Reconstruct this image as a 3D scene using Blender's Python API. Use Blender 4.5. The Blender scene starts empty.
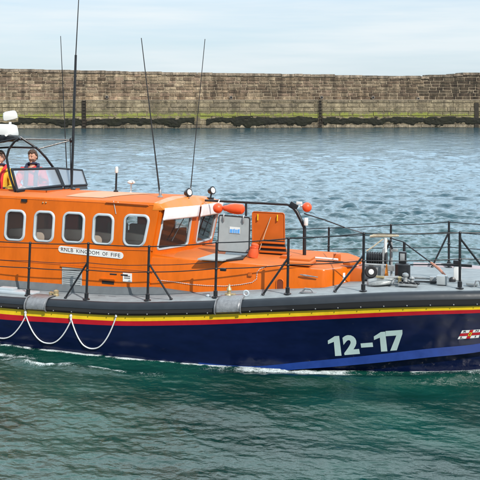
import bpy, bmesh, math, random
import numpy as np
from mathutils import Vector, Matrix, Euler, noise
from mathutils.bvhtree import BVHTree

random.seed(7)
rng = np.random.default_rng(11)
PI = math.pi
SC = bpy.context.scene
COL = SC.collection

# ------------------------------------------------------------------ frame of reference
# world: x runs towards the bow of the lifeboat, y away from the photographer, z up, sea level 0
FOC, CAMH, YAW, HOR = 823.0, 4.4, math.radians(17), 90.0
HEEL = math.radians(-4.5)
AX = Vector((-math.sin(YAW), math.cos(YAW), 0)); RX = Vector((math.cos(YAW), math.sin(YAW), 0))
CAM = Vector((3.7716, -14.2863, CAMH))
RH = Matrix.Rotation(HEEL, 3, 'X')
CB = RH.transposed() @ CAM

def ray(px, py):
    return RH.transposed() @ (AX + RX * ((px - 240) / FOC) + Vector((0, 0, -(py - HOR) / FOC)))

def at(px, py, ax, v):
    """survey helper: the point of the boat's own plane ax = v seen at this place of the photo"""
    d = ray(px, py); i = 'xyz'.index(ax)
    return CB + d * ((v - CB[i]) / d[i])

# ------------------------------------------------------------------ materials
def mat(name, base, rough=0.5, metal=0.0, coat=0.0, noise_amt=0.0, nscale=6.0, bump=0.0, bscale=60.0, stretch=None, spec=None):
    m = bpy.data.materials.new(name); m.use_nodes = True
    nt = m.node_tree; b = nt.nodes['Principled BSDF']
    b.inputs['Base Color'].default_value = (*base, 1)
    b.inputs['Roughness'].default_value = rough
    b.inputs['Metallic'].default_value = metal
    b.inputs['Coat Weight'].default_value = coat
    b.inputs['Coat Roughness'].default_value = 0.08
    if spec is not None: b.inputs['Specular IOR Level'].default_value = spec
    tc = nt.nodes.new('ShaderNodeTexCoord')
    mp = nt.nodes.new('ShaderNodeMapping'); nt.links.new(tc.outputs['Object'], mp.inputs[0])
    if stretch: mp.inputs['Scale'].default_value = stretch
    if noise_amt:
        n = nt.nodes.new('ShaderNodeTexNoise'); n.inputs['Scale'].default_value = nscale
        n.inputs['Detail'].default_value = 8; n.inputs['Roughness'].default_value = 0.65
        nt.links.new(mp.outputs[0], n.inputs['Vector'])
        r = nt.nodes.new('ShaderNodeMapRange'); r.inputs[1].default_value = 0.3; r.inputs[2].default_value = 0.7
        r.inputs[3].default_value = 1 - noise_amt; r.inputs[4].default_value = 1 + noise_amt * 0.6
        nt.links.new(n.outputs['Fac'], r.inputs[0])
        mx = nt.nodes.new('ShaderNodeVectorMath'); mx.operation = 'SCALE'
        mx.inputs[0].default_value = base
        nt.links.new(r.outputs[0], mx.inputs['Scale']); nt.links.new(mx.outputs[0], b.inputs['Base Color'])
        r2 = nt.nodes.new('ShaderNodeMapRange'); r2.inputs[1].default_value = 0.3; r2.inputs[2].default_value = 0.7
        r2.inputs[3].default_value = max(0.02, rough - 0.08); r2.inputs[4].default_value = min(1, rough + 0.12)
        nt.links.new(n.outputs['Fac'], r2.inputs[0]); nt.links.new(r2.outputs[0], b.inputs['Roughness'])
    if bump:
        n2 = nt.nodes.new('ShaderNodeTexNoise'); n2.inputs['Scale'].default_value = bscale; n2.inputs['Detail'].default_value = 4
        nt.links.new(mp.outputs[0], n2.inputs['Vector'])
        bp = nt.nodes.new('ShaderNodeBump'); bp.inputs['Strength'].default_value = bump; bp.inputs['Distance'].default_value = 0.01
        nt.links.new(n2.outputs['Fac'], bp.inputs['Height']); nt.links.new(bp.outputs[0], b.inputs['Normal'])
    return m

M = {}
M['orange'] = mat('orange_paint', (0.62, 0.122, 0.003), 0.28, coat=0.0, noise_amt=0.17, nscale=2.6, bump=0.25, bscale=4, stretch=(1.6, 1, 0.45), spec=0.38)
M['orange_deck'] = mat('orange_nonslip', (0.54, 0.125, 0.010), 0.75, noise_amt=0.14, nscale=4, bump=0.4, bscale=220)
M['orange_dark'] = mat('orange_hatch', (0.50, 0.10, 0.004), 0.5, noise_amt=0.1, nscale=5)
M['pale_patch'] = mat('pale_nonslip', (0.54, 0.29, 0.17), 0.8, noise_amt=0.15)
M['navy'] = mat('navy_gloss', (0.0020, 0.006, 0.034), 0.14, coat=0.0, noise_amt=0.3, nscale=5, bump=0.2, bscale=2.5, spec=0.35, stretch=(0.5, 1, 1.6))
M['blue'] = mat('navy_strake_skylit', (0.006, 0.028, 0.150), 0.4, coat=0.0, spec=0.12, noise_amt=0.2)  # navy facet tinted lighter, its sky reflection put into the colour
M['yellow'] = mat('yellow_band', (0.74, 0.50, 0.010), 0.38, coat=0.1, noise_amt=0.15, nscale=5)
M['red'] = mat('red_band', (0.40, 0.004, 0.014), 0.35, coat=0.0, noise_amt=0.12, nscale=5)
M['rubber'] = mat('rubber', (0.022, 0.029, 0.038), 0.45, spec=0.25, noise_amt=0.15, nscale=3, bump=0.1, bscale=12)
M['black'] = mat('black_paint', (0.012, 0.013, 0.016), 0.35, noise_amt=0.2, nscale=20)
M['matt_black'] = mat('matt_black', (0.014, 0.014, 0.016), 0.75)
M['deck'] = mat('grey_deck', (0.23, 0.26, 0.275), 0.8, noise_amt=0.25, nscale=5, bump=0.3, bscale=150)
M['deck_dark'] = mat('dark_grey_deck', (0.10, 0.115, 0.125), 0.75, noise_amt=0.2, nscale=8)
M['green_deck'] = mat('pale_green_strip', (0.26, 0.40, 0.24), 0.7, noise_amt=0.15)
M['mauve'] = mat('mauve_grey', (0.46, 0.40, 0.43), 0.7, noise_amt=0.1)
M['grey_panel'] = mat('grey_panel', (0.33, 0.36, 0.37), 0.5, noise_amt=0.1, nscale=6)
M['grey_trim'] = mat('window_trim_grey', (0.42, 0.48, 0.52), 0.38, noise_amt=0.08)
M['metal'] = mat('worn_metal', (0.27, 0.28, 0.295), 0.45, metal=0.5, noise_amt=0.3, nscale=14, bump=0.2)
M['galv'] = mat('galvanised', (0.34, 0.355, 0.36), 0.5, metal=0.5, noise_amt=0.3, nscale=12)
M['canvas'] = mat('silver_canvas', (0.30, 0.32, 0.32), 0.45, metal=0.25, noise_amt=0.3, nscale=10, bump=1.0, bscale=14)
M['white'] = mat('white_paint', (0.66, 0.67, 0.66), 0.4, noise_amt=0.06)
M['white_cloth'] = mat('white_cover', (0.80, 0.81, 0.82), 0.7, noise_amt=0.08, bump=0.3, bscale=9)
M['number'] = mat('grey_green_number', (0.36, 0.48, 0.47), 0.5, noise_amt=0.08)
M['ink'] = mat('black_ink', (0.02, 0.02, 0.025), 0.6)
M['labelblue'] = mat('label_blue', (0.10, 0.33, 0.72), 0.5)
M['buoy'] = mat('red_orange_vinyl', (0.78, 0.085, 0.018), 0.36, noise_amt=0.12, nscale=8)
M['buoy_dark'] = mat('deep_orange_fabric', (0.66, 0.09, 0.02), 0.7, noise_amt=0.15, nscale=20)
M['rope'] = mat('rope_white', (0.62, 0.64, 0.66), 0.8, bump=0.8, bscale=90)
M['rope_tan'] = mat('rope_tan', (0.50, 0.44, 0.33), 0.85, noise_amt=0.2, nscale=30, bump=1, bscale=80)
M['rope_red'] = mat('rope_reddish', (0.42, 0.20, 0.14), 0.85)
M['maroon'] = mat('maroon_lining', (0.55, 0.09, 0.06), 0.7, noise_amt=0.15)
M['lining'] = mat('dark_lining', (0.045, 0.03, 0.03), 0.8)
M['seat'] = mat('beige_seat', (0.72, 0.64, 0.54), 0.7, noise_amt=0.1)
M['skin'] = mat('skin', (0.56, 0.30, 0.21), 0.55)
M['hair'] = mat('brown_hair', (0.06, 0.03, 0.018), 0.7, bump=1, bscale=70)
M['navy_cloth'] = mat('navy_cloth', (0.02, 0.025, 0.06), 0.85)
M['red_cloth'] = mat('red_cloth', (0.62, 0.02, 0.025), 0.7, bump=0.5, bscale=25)
M['yellow_cloth'] = mat('yellow_cloth', (0.72, 0.42, 0.03), 0.75, bump=0.5, bscale=25)
M['brass'] = mat('brass', (0.55, 0.44, 0.25), 0.4, metal=0.7, noise_amt=0.2, nscale=20)

def glass(name, tint, spec_mix=1.0, haze=0.0, hazecol=(0.6, 0.6, 0.6)):
    m = bpy.data.materials.new(name); m.use_nodes = True; nt = m.node_tree; nt.nodes.clear()
    out = nt.nodes.new('ShaderNodeOutputMaterial')
    tr = nt.nodes.new('ShaderNodeBsdfTransparent'); tr.inputs[0].default_value = (*tint, 1)
    df = nt.nodes.new('ShaderNodeBsdfDiffuse'); df.inputs[0].default_value = (*hazecol, 1)
    gl = nt.nodes.new('ShaderNodeBsdfGlossy'); gl.inputs['Roughness'].default_value = 0.03
    fr = nt.nodes.new('ShaderNodeFresnel'); fr.inputs[0].default_value = 1.5
    mu = nt.nodes.new('ShaderNodeMath'); mu.operation = 'MULTIPLY'; mu.inputs[1].default_value = spec_mix
    nt.links.new(fr.outputs[0], mu.inputs[0])
    m0 = nt.nodes.new('ShaderNodeMixShader'); m0.inputs[0].default_value = haze
    nt.links.new(tr.outputs[0], m0.inputs[1]); nt.links.new(df.outputs[0], m0.inputs[2])
    m1 = nt.nodes.new('ShaderNodeMixShader')
    nt.links.new(mu.outputs[0], m1.inputs[0]); nt.links.new(m0.outputs[0], m1.inputs[1]); nt.links.new(gl.outputs[0], m1.inputs[2])
    nt.links.new(m1.outputs[0], out.inputs[0])
    return m
M['glass'] = glass('tinted_glass', (0.86, 0.84, 0.82), 1.5, 0.015, (0.7, 0.72, 0.72))
M['perspex'] = glass('pale_perspex', (0.90, 0.95, 1.0), 0.9, 0.17, (0.80, 0.90, 0.98))  # pale bluish diffuse colour mixed into the clear pane

# ------------------------------------------------------------------ mesh helpers
def empty(name, loc=(0, 0, 0), rot=(0, 0, 0)):
    o = bpy.data.objects.new(name, None); COL.objects.link(o); o.location = loc; o.rotation_euler = rot
    o.empty_display_size = 0.2
    return o

def tag(o, label=None, cat=None, group=None, kind=None):
    if label: o['label'] = label
    if cat: o['category'] = cat
    if group: o['group'] = group
    if kind: o['kind'] = kind
    return o

class MB:
    """collects shapes; build() links them as one mesh object"""
    def __init__(self, org=(0, 0, 0)):
        self.bm = bmesh.new(); self.org = Vector(org); self.mi = 0; self.sm = True
    def v(self, p): return self.bm.verts.new(Vector(p) - self.org)
    def f(self, vs, mi=None):
        try:
            f = self.bm.faces.new(vs); f.material_index = self.mi if mi is None else mi; f.smooth = self.sm; return f
        except ValueError: return None
    def box(self, c, s, rot=None, bev=0.0, taper=1.0):
        c = Vector(c); R = rot if rot is not None else Matrix.Identity(3)
        b = bmesh.new(); vs = []
        for z in (-1, 1):
            k = taper if z > 0 else 1
            for y in (-1, 1):
                for x in (-1, 1): vs.append(b.verts.new((x * s[0] / 2 * k, y * s[1] / 2 * k, z * s[2] / 2)))
        for q in ((0, 2, 3, 1), (4, 5, 7, 6), (0, 1, 5, 4), (2, 6, 7, 3), (0, 4, 6, 2), (1, 3, 7, 5)):
            b.faces.new([vs[i] for i in q])
        if bev > 0: bmesh.ops.bevel(b, geom=b.edges[:], offset=bev, segments=2, profile=0.6, affect='EDGES')
        self.merge(b, lambda p: c + R @ p)
        return self
    def merge(self, b, fn, mi=None):
        mp = {}
        for v in b.verts: mp[v] = self.v(fn(v.co))
        for f in b.faces: self.f([mp[v] for v in f.verts], mi)
        b.free()
    def tube(self, pts, r, seg=8, cap=True, closed=False):
        pts = [Vector(p) for p in pts]; n = len(pts)
        rs = r if isinstance(r, (list, tuple)) else [r] * n
        rings = []; up = None
        for i, p in enumerate(pts):
            if closed: t = pts[(i + 1) % n] - pts[i - 1]
            else: t = (pts[min(i + 1, n - 1)] - pts[max(i - 1, 0)])
            t.normalize()
            if up is None: up = Vector((0, 0, 1)) if abs(t.z) < 0.9 else Vector((1, 0, 0))
            s = t.cross(up).normalized(); up = s.cross(t).normalized()
            rings.append([self.v(p + (s * math.cos(2 * PI * k / seg) + up * math.sin(2 * PI * k / seg)) * rs[i]) for k in range(seg)])
        for i in range(n if closed else n - 1):
            a, b = rings[i], rings[(i + 1) % n]
            for k in range(seg): self.f([a[k], a[(k + 1) % seg], b[(k + 1) % seg], b[k]])
        if cap and not closed: self.f(rings[0][::-1]); self.f(rings[-1])
        return self
    def lathe(self, c, prof, seg=20, rot=None):
        c = Vector(c); R = rot if rot is not None else Matrix.Identity(3); rings = []
        for (r, z) in prof:
            rings.append([self.v(c + R @ Vector((r * math.cos(2 * PI * k / seg), r * math.sin(2 * PI * k / seg), z))) for k in range(seg)])
        for a, b in zip(rings, rings[1:]):
            for k in range(seg): self.f([a[k], a[(k + 1) % seg], b[(k + 1) % seg], b[k]])
        self.f(rings[0][::-1]); self.f(rings[-1])
        return self
    def ball(self, c, r, sc=(1, 1, 1), seg=20, rot=None):
        b = bmesh.new(); bmesh.ops.create_uvsphere(b, u_segments=seg, v_segments=max(6, seg // 2), radius=r)
        R = rot if rot is not None else Matrix.Identity(3); c = Vector(c)
        self.merge(b, lambda p: c + R @ Vector((p.x * sc[0], p.y * sc[1], p.z * sc[2])))
        return self
    def prism(self, loop, vec):
        """closed 3-D loop extruded along vec"""
        a = [self.v(p) for p in loop]; v = Vector(vec); b = [self.v(Vector(p) + v) for p in loop]; n = len(loop)
        self.f(a[::-1]); self.f(b)
        for i in range(n): self.f([a[i], a[(i + 1) % n], b[(i + 1) % n], b[i]])
        return self
    def build(self, name, mats, parent=None, flat=False, bev=0.0):
        me = bpy.data.meshes.new(name)
        bmesh.ops.recalc_face_normals(self.bm, faces=self.bm.faces[:])
        self.bm.to_mesh(me); self.bm.free()
        for m in (mats if isinstance(mats, (list, tuple)) else [mats]): me.materials.append(m)
        if flat:
            for p in me.polygons: p.use_smooth = False
        else:
            me.polygons.foreach_set('use_smooth', [True] * len(me.polygons))
            try: me.set_sharp_from_angle(angle=math.radians(38))
            except Exception: pass
        o = bpy.data.objects.new(name, me); COL.objects.link(o)
        if parent: o.parent = parent
        if bev > 0:
            bm_ = o.modifiers.new('bevel', 'BEVEL'); bm_.width = bev; bm_.segments = 2; bm_.limit_method = 'ANGLE'
        return o

def boat_thing(name, base, **kw):
    """an Empty standing on the heeled boat; build its parts with MB(org=base)"""
    return tag(empty(name, RH @ Vector(base), (HEEL, 0, 0)), **kw)

def rotbetween(zdir, xhint=(1, 0, 0)):
    z = Vector(zdir).normalized(); x = Vector(xhint); x = (x - z * x.dot(z)).normalized(); y = z.cross(x)
    return Matrix((x, y, z)).transposed()

def rrect(w, h, r, seg=6, cx=0, cy=0):
    out = []
    for (sx, sy, a0) in ((1, 1, 0), (-1, 1, 90), (-1, -1, 180), (1, -1, 270)):
        for k in range(seg + 1):
            a = math.radians(a0 + 90 * k / seg)
            out.append((cx + sx * (w / 2 - r) + r * math.cos(a), cy + sy * (h / 2 - r) + r * math.sin(a)))
    return out

def sample(tab, x):
    """smooth-ish interpolation of a table"""
    if x <= tab[0][0]: return tab[0][1]
    for i in range(len(tab) - 1):
        if x <= tab[i + 1][0]:
            x0, y0 = tab[i]; x1, y1 = tab[i + 1]; t = (x - x0) / (x1 - x0)
            m0 = (y1 - tab[i - 1][1]) / (x1 - tab[i - 1][0]) if i > 0 else (y1 - y0) / (x1 - x0)
            m1 = (tab[i + 2][1] - y0) / (tab[i + 2][0] - x0) if i + 2 < len(tab) else (y1 - y0) / (x1 - x0)
            h = x1 - x0
            return ((2*t**3 - 3*t**2 + 1) * y0 + (t**3 - 2*t**2 + t) * h * m0 + (-2*t**3 + 3*t**2) * y1 + (t**3 - t**2) * h * m1)
    return tab[-1][1]

# ------------------------------------------------------------------ LIFEBOAT
boat = tag(empty('lifeboat', (0, 0, 0), (HEEL, 0, 0)),
           'navy hulled lifeboat with orange wheelhouse and number 12-17 motoring past the stone wall', 'lifeboat')

BT = [(-6.4, 1.86), (-5, 1.97), (-3.5, 2.03), (-2, 2.05), (-0.6, 2.03), (0.5, 1.95), (1.5, 1.83), (2.5, 1.63), (3.3, 1.40), (4.0, 1.12), (4.7, 0.74), (5.2, 0.38), (5.5, 0.03)]
WT = [(-6.4, 1.84), (-5, 1.95), (-3.5, 2.00), (-2, 2.01), (-0.6, 1.96), (0.5, 1.80), (1.5, 1.59), (2.5, 1.35), (3.3, 1.13), (4.0, 0.86), (4.7, 0.48), (5.05, 0.20), (5.5, 0.02)]
DT = [(-6.4, 0.70), (-3.9, 0.71), (-2.8, 0.725), (-1.67, 0.79), (-0.5, 0.92), (0.7, 1.045), (1.88, 1.15), (3.3, 1.235), (4.5, 1.30), (5.5, 1.36)]
Bh = lambda x: sample(BT, x)
Wh = lambda x: sample(WT, x)
Dz = lambda x: sample(DT, x)
def zrow(pts):
    out = []
    for px, py in pts:
        p = at(px, py, 'y', -2.05)
        for _ in range(4): p = at(px, py, 'y', -Bh(p.x))
        out.append((p.x, p.z))
    a, b = out[0], out[1]; out.insert(0, (-6.6, a[1] - 0.0 * (b[1] - a[1])))
    a, b = out[-2], out[-1]; out.append((5.6, b[1] + (b[1] - a[1]) / (b[0] - a[0]) * (5.6 - b[0])))
    return out
Zb = zrow([(0, 308), (60, 312.6), (120, 315.8), (190, 315.2), (240, 313.6), (290, 311.6), (370, 308.6), (430, 307), (480, 306)])
Zy = zrow([(0, 314), (60, 318.2), (120, 321.3), (190, 320.6), (240, 319.2), (290, 317.2), (370, 313.6), (430, 311.4), (480, 310)])
Zr = zrow([(0, 319.5), (60, 323.2), (120, 326), (190, 325.4), (240, 323.8), (290, 321.6), (370, 318), (430, 315.4), (480, 313.6)])
ZtB = zrow([(0, 297.5), (60, 300.8), (120, 303.6), (190, 302.6), (240, 301), (290, 298.6), (370, 294.4), (430, 292.6), (480, 292)])
def srow(pts):
    out = []
    for px, py in pts:
        y = 1.9
        for _ in range(5):
            p = at(px, py, 'y', -y); y = Wh(p.x) + (Bh(p.x) - Wh(p.x)) * 0.15 + 0.02
        out.append((p.x, p.z))
    return out
S4 = [(-6.6, -0.30), (-1.0, -0.10)] + srow([(250, 367.5), (300, 362.8), (330, 360.0), (380, 354.6), (430, 348.6), (480, 343.2)]) + [(5.6, 0.80)]
S5 = [(-6.6, -0.42), (-1.0, -0.20)] + srow([(250, 372.5), (300, 368.8), (330, 366.6), (380, 361.8), (430, 356.2), (480, 350.4)]) + [(5.6, 0.70)]

def side_y(x, z):
    zb = sample(Zb, x); B, W = Bh(x) - 0.02, Wh(x)
    if z >= 0: return W + (B - W) * min(1.1, (z / zb)) ** 1.25
    return W * (1 + 0.25 * z)

xs = [-6.4 + 0.1 * i for i in range(119)] + [5.5]
hm = MB(); rows = []
for x in xs:
    zz = [sample(ZtB, x) - 0.02, sample(Zb, x), sample(Zy, x), sample(Zr, x)]
    s4, s5 = sample(S4, x), sample(S5, x)
    zr_ = zz[-1]
    zz += [zr_ + (s4 - zr_) * 0.33, zr_ + (s4 - zr_) * 0.66, s4]
    k = max(0, min(1, (x + 1.2) / 2.0)) * max(0.0, min(1, (5.5 - x) / 1.2))
    ring = [(side_y(x, z) if z < zz[1] else Bh(x) - 0.02, z) for z in zz]
    ring += [(side_y(x, s4) + 0.075 * k, s5), (side_y(x, s5) + 0.0 * k - 0.015, s5 - 0.02), (side_y(x, -0.5) * 0.97, -0.5 - 0.0001), (0.03, -0.85)]
    rows.append([(x, [hm.v((x, -y, z)) for y, z in ring], [hm.v((x, y, z)) for y, z in ring])])
rows = [r[0] for r in rows]
for (x0, a0, b0), (x1, a1, b1) in zip(rows, rows[1:]):
    for k in range(len(a0) - 1):
        mi = {1: 1, 2: 2, 6: 3 if x1 > -0.6 else 0}.get(k, 0)
        hm.f([a0[k], a1[k], a1[k + 1], a0[k + 1]], mi); hm.f([b0[k], b0[k + 1], b1[k + 1], b1[k]], mi)
    hm.f([a0[-1], a1[-1], b1[-1], b0[-1]])
x0, a0, b0 = rows[0]; hm.f(a0 + b0[::-1])
hb = hm.bm.copy(); HULLBVH = BVHTree.FromBMesh(hb); hb.free()
hull = hm.build('hull', [M['navy'], M['yellow'], M['red'], M['blue']], boat)
hull['label'] = 'navy hull with yellow and red bands and a strake painted lighter as if sky-lit'

# dark coaming where the house meets the side deck
for sgn in (-1, 1):
    k = MB(); prev = None
    for i in range(30):
        x = -6.0 + 5.0 * i / 29; z = Dz(x); h = 0.13 * min(1, (-0.95 - x) / 0.8)
        ring = [k.v((x, sgn * 1.36, z + 0.004)), k.v((x, sgn * 1.30, z + h * 0.8 + 0.004)), k.v((x, sgn * 1.265, z + h + 0.004)), k.v((x, sgn * 1.20, z + h + 0.004))]
        if prev:
            for q in range(3): k.f([prev[q], prev[q + 1], ring[q + 1], ring[q]])
        prev = ring
    k.build('coaming', M['deck_dark'], boat)
# main deck
dm = MB(); dr = []
for x in xs:
    e = max(0.0, Bh(x) - 0.03); z = Dz(x)
    ze = sample(ZtB, x) - 0.01
    ys = [-e, -max(0, e - 0.10), -e * 0.5, 0, e * 0.5, max(0, e - 0.10), e]
    zs = [ze, z, z + 0.02, z + 0.03, z + 0.02, z, ze]
    dr.append([dm.v((x, y, zz)) for y, zz in zip(ys, zs)])
for a, b in zip(dr, dr[1:]):
    for k in range(6): dm.f([a[k], a[k + 1], b[k + 1], b[k]])
deck = dm.build('deck', M['deck'], boat)

# rubber belting, port and starboard, with upper lip
for sgn in (-1, 1):
    bm_ = MB(); prev = None
    for x in xs[:-1]:
        zt, zb = sample(ZtB, x), sample(Zb, x) + 0.006; B = Bh(x); h = zt - zb
        prof = [(-0.06, zt + 0.012), (0.0, zt + 0.012), (0.035, zt - 0.01), (0.062, zt - h * 0.25), (0.072, zt - h * 0.48), (0.066, zt - h * 0.52), (0.066, zt - h * 0.8), (0.045, zb + 0.012), (0.0, zb)]
        ring = [bm_.v((x, sgn * (B - 0.02 + d), z)) for d, z in prof]
        if prev:
            for k in range(len(ring) - 1):
                bm_.f([prev[k], prev[k + 1], ring[k + 1], ring[k]], 1 if k >= 4 else 0)  # upper faces greyer as if lit, lower faces black: shade in the colour
        prev = ring
    o = bm_.build('rubber_belting', [M['rubber'], M['matt_black']], boat)
# belting bolts
for i in range(27):
    x = -4.6 + i * 0.34
    zb = sample(Zb, x); B = Bh(x)
    nb = MB(); nb.ball((x, -(B + 0.048), zb + 0.035), 0.011, (1, 0.6, 1), 8)
    nb.build('bolt', M['metal'], boat)

# metal sleeves over the belting (fairleads)
for (pa, pb) in ((26, 47.5), (215.5, 241)):
    xa = at(pa, 302, 'y', -2.05).x; xb = at(pb, 302, 'y', -2.03).x
    s = MB(); prev = None
    for i in range(9):
        x = xa + (xb - xa) * i / 8; zt, zb = sample(ZtB, x), sample(Zb, x); B = Bh(x); h = zt - zb
        prof = [(-0.30, Dz(x) + 0.02), (-0.10, Dz(x) + 0.03), (-0.03, zt + 0.035), (0.03, zt + 0.018), (0.08, zt - h * 0.25), (0.095, zt - h * 0.5), (0.088, zt - h * 0.78), (0.05, zb + 0.02)]
        ring = [s.v((x, -(B - 0.02 + d), z)) for d, z in prof]
        if prev:
            for k in range(len(ring) - 1): s.f([prev[k], prev[k + 1], ring[k + 1], ring[k]])
        prev = ring
    sl = s.build('fairlead_plate', M['metal'], boat)
    sm_ = sl.modifiers.new('thick', 'SOLIDIFY'); sm_.thickness = 0.01
    for xx in (xa, xb):
        t = MB(); zt, zb = sample(ZtB, xx), sample(Zb, xx); h = zt - zb
        t.tube([(xx, -(Bh(xx) - 0.02 + d), z) for d, z in [(-0.12, zt + 0.045), (-0.03, zt + 0.045), (0.03, zt + 0.026), (0.088, zt - h * 0.25), (0.102, zt - h * 0.5), (0.094, zt - h * 0.8), (0.06, zb + 0.01)]], 0.012, 6)
        t.build('fairlead_rim', M['metal'], sl)

# ---- decals on the hull
def font_mesh(txt, bold=0.0, spacing=1.0):
    cu = bpy.data.curves.new('t', 'FONT'); cu.body = txt; cu.size = 1; cu.offset = bold; cu.space_character = spacing; cu.resolution_u = 4
    o = bpy.data.objects.new('t', cu); COL.objects.link(o)
    me = bpy.data.meshes.new_from_object(o.evaluated_get(bpy.context.evaluated_depsgraph_get()))
    bpy.data.objects.remove(o); bpy.data.curves.remove(cu)
    b = bmesh.new(); b.from_mesh(me); bpy.data.meshes.remove(me)
    bmesh.ops.triangulate(b, faces=b.faces[:])
    for _ in range(1): bmesh.ops.subdivide_edges(b, edges=b.edges[:], cuts=1)
    X = [v.co.x for v in b.verts]; Y = [v.co.y for v in b.verts]
    x0, x1, y0, y1 = min(X), max(X), min(Y), max(Y)
    for v in b.verts: v.co.x = (v.co.x - x0) / (x1 - x0); v.co.y = (v.co.y - y0) / (y1 - y0)
    return b

def hull_hit(px, py):
    h = HULLBVH.ray_cast(CB, ray(px, py).normalized()); return h[0]
def hull_at(x, z, off=0.004):
    h = HULLBVH.ray_cast(Vector((x, -6, z)), Vector((0, 1, 0)))
    return h[0] + Vector((0, -off, 0)) if h[0] else Vector((x, -side_y(x, z) - off, z))
def quad(corners):   # BL, BR, TR, TL in hull (x, z)
    c = [(p.x, p.z) for p in corners]
    def fn(u, v):
        x = (1-u)*(1-v)*c[0][0] + u*(1-v)*c[1][0] + u*v*c[2][0] + (1-u)*v*c[3][0]
        z = (1-u)*(1-v)*c[0][1] + u*(1-v)*c[1][1] + u*v*c[2][1] + (1-u)*v*c[3][1]
        return x, z
    return fn
def hull_text(name, txt, q, m, bold, off=0.005, spacing=1.0):
    b = font_mesh(txt, bold, spacing); mb = MB(); fn = quad([hull_hit(*p) for p in q])
    mb.merge(b, lambda p: hull_at(*fn(p.x, p.y), off)); return mb.build(name, m, boat)
for ch, q in (('1', ((334.5, 356.3), (341.6, 355.6), (339.2, 335.8), (327.6, 336.6))), ('2', ((344.6, 355.0), (360.0, 353.8), (356.4, 334.4), (341.8, 335.6))),
              ('-', ((361.2, 347.6), (373.2, 346.8), (372.6, 342.4), (360.6, 343.4))), ('1', ((380.2, 351.9), (387.4, 351.2), (385.2, 331.6), (373.6, 332.6))),
              ('7', ((390.0, 350.6), (396.8, 350.0), (402.4, 329.8), (386.0, 331.2)))):
    if ch == '7':
        # solid numeral drawn as strokes: cap bar and raking leg
        fn = quad([hull_hit(*p) for p in ((386.0, 351.0), (402.4, 349.8), (402.4, 329.8), (385.6, 331.0))])
        mb = MB(); b = bmesh.new()
        pts = [(0, 1), (1, 1), (1, 0.80), (0.66, 0.0), (0.26, 0.0), (0.64, 0.74), (0, 0.74)]
        b.faces.new([b.verts.new((x, y, 0)) for x, y in pts]); bmesh.ops.triangulate(b, faces=b.faces[:])
        bmesh.ops.subdivide_edges(b, edges=b.edges[:], cuts=2)
        mb.merge(b, lambda p: hull_at(*fn(p.x, p.y), 0.005)); mb.build('hull_number', M['number'], boat)
    elif ch == '1':
        fn = quad([hull_hit(*p) for p in (((328.8 if q[0][0] < 350 else 374.8), q[0][1]), q[1], q[2], q[3])])
        mb = MB(); b = bmesh.new()
        pts = [(1, 0), (1, 1), (0.62, 1), (0.0, 0.80), (0.0, 0.62), (0.50, 0.72), (0.50, 0)]
        b.faces.new([b.verts.new((x, y, 0)) for x, y in pts]); bmesh.ops.triangulate(b, faces=b.faces[:])
        bmesh.ops.subdivide_edges(b, edges=b.edges[:], cuts=2)
        mb.merge(b, lambda p: hull_at(*fn(p.x, p.y), 0.005)); mb.build('hull_number', M['number'], boat)
    elif ch == '-':
        fn = quad([hull_hit(*p) for p in q]); mb = MB()
        g = [[mb.v(hull_at(*fn(i / 4, j / 2), 0.005)) for i in range(5)] for j in range(3)]
        for j in range(2):
            for i in range(4): mb.f([g[j][i], g[j][i + 1], g[j + 1][i + 1], g[j + 1][i]])
        mb.build('hull_number', M['number'], boat)
    else:
        hull_text('hull_number', ch, q, M['number'], 0.055)

# house flag painted on the bow
fq = quad([hull_hit(*p) for p in ((457.6, 339.2), (478.6, 337.6), (481.6, 329.2), (462.2, 330.4))])
fm = MB(); 
def fpatch(u0, v0, u1, v1, mi, off):
    g = [[fm.v(hull_at(*fq(u0 + (u1 - u0) * i / 4, v0 + (v1 - v0) * j / 2), off)) for i in range(5)] for j in range(3)]
    for j in range(2):
        for i in range(4): fm.f([g[j][i], g[j][i + 1], g[j + 1][i + 1], g[j + 1][i]], mi)
fpatch(0, 0, 1, 1, 0, 0.004)
fpatch(0, 0.36, 1, 0.64, 1, 0.007); fpatch(0.41, 0, 0.59, 1, 1, 0.0085)
fpatch(0, 0.33, 1, 0.36, 2, 0.007); fpatch(0, 0.64, 1, 0.67, 2, 0.007)
fpatch(0.43, 0.30, 0.57, 0.70, 3, 0.011); fpatch(0.475, 0.36, 0.525, 0.64, 2, 0.0135)
house = fm.build('house_flag', [M['white'], M['red'], M['navy'], M['yellow']], boat)
house['label'] = 'white flag emblem with red cross painted on the bow'
for ch, u, v in (('R', 0.10, 0.74), ('N', 0.72, 0.74), ('L', 0.10, 0.06), ('I', 0.80, 0.06)):
    b = font_mesh(ch, 0.03); mb = MB(); w = 0.05 if ch == 'I' else 0.16
    mb.merge(b, lambda p: hull_at(*fq(u + p.x * w, v + p.y * 0.22), 0.008)); mb.build('flag_letter', M['ink'], house)

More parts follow.
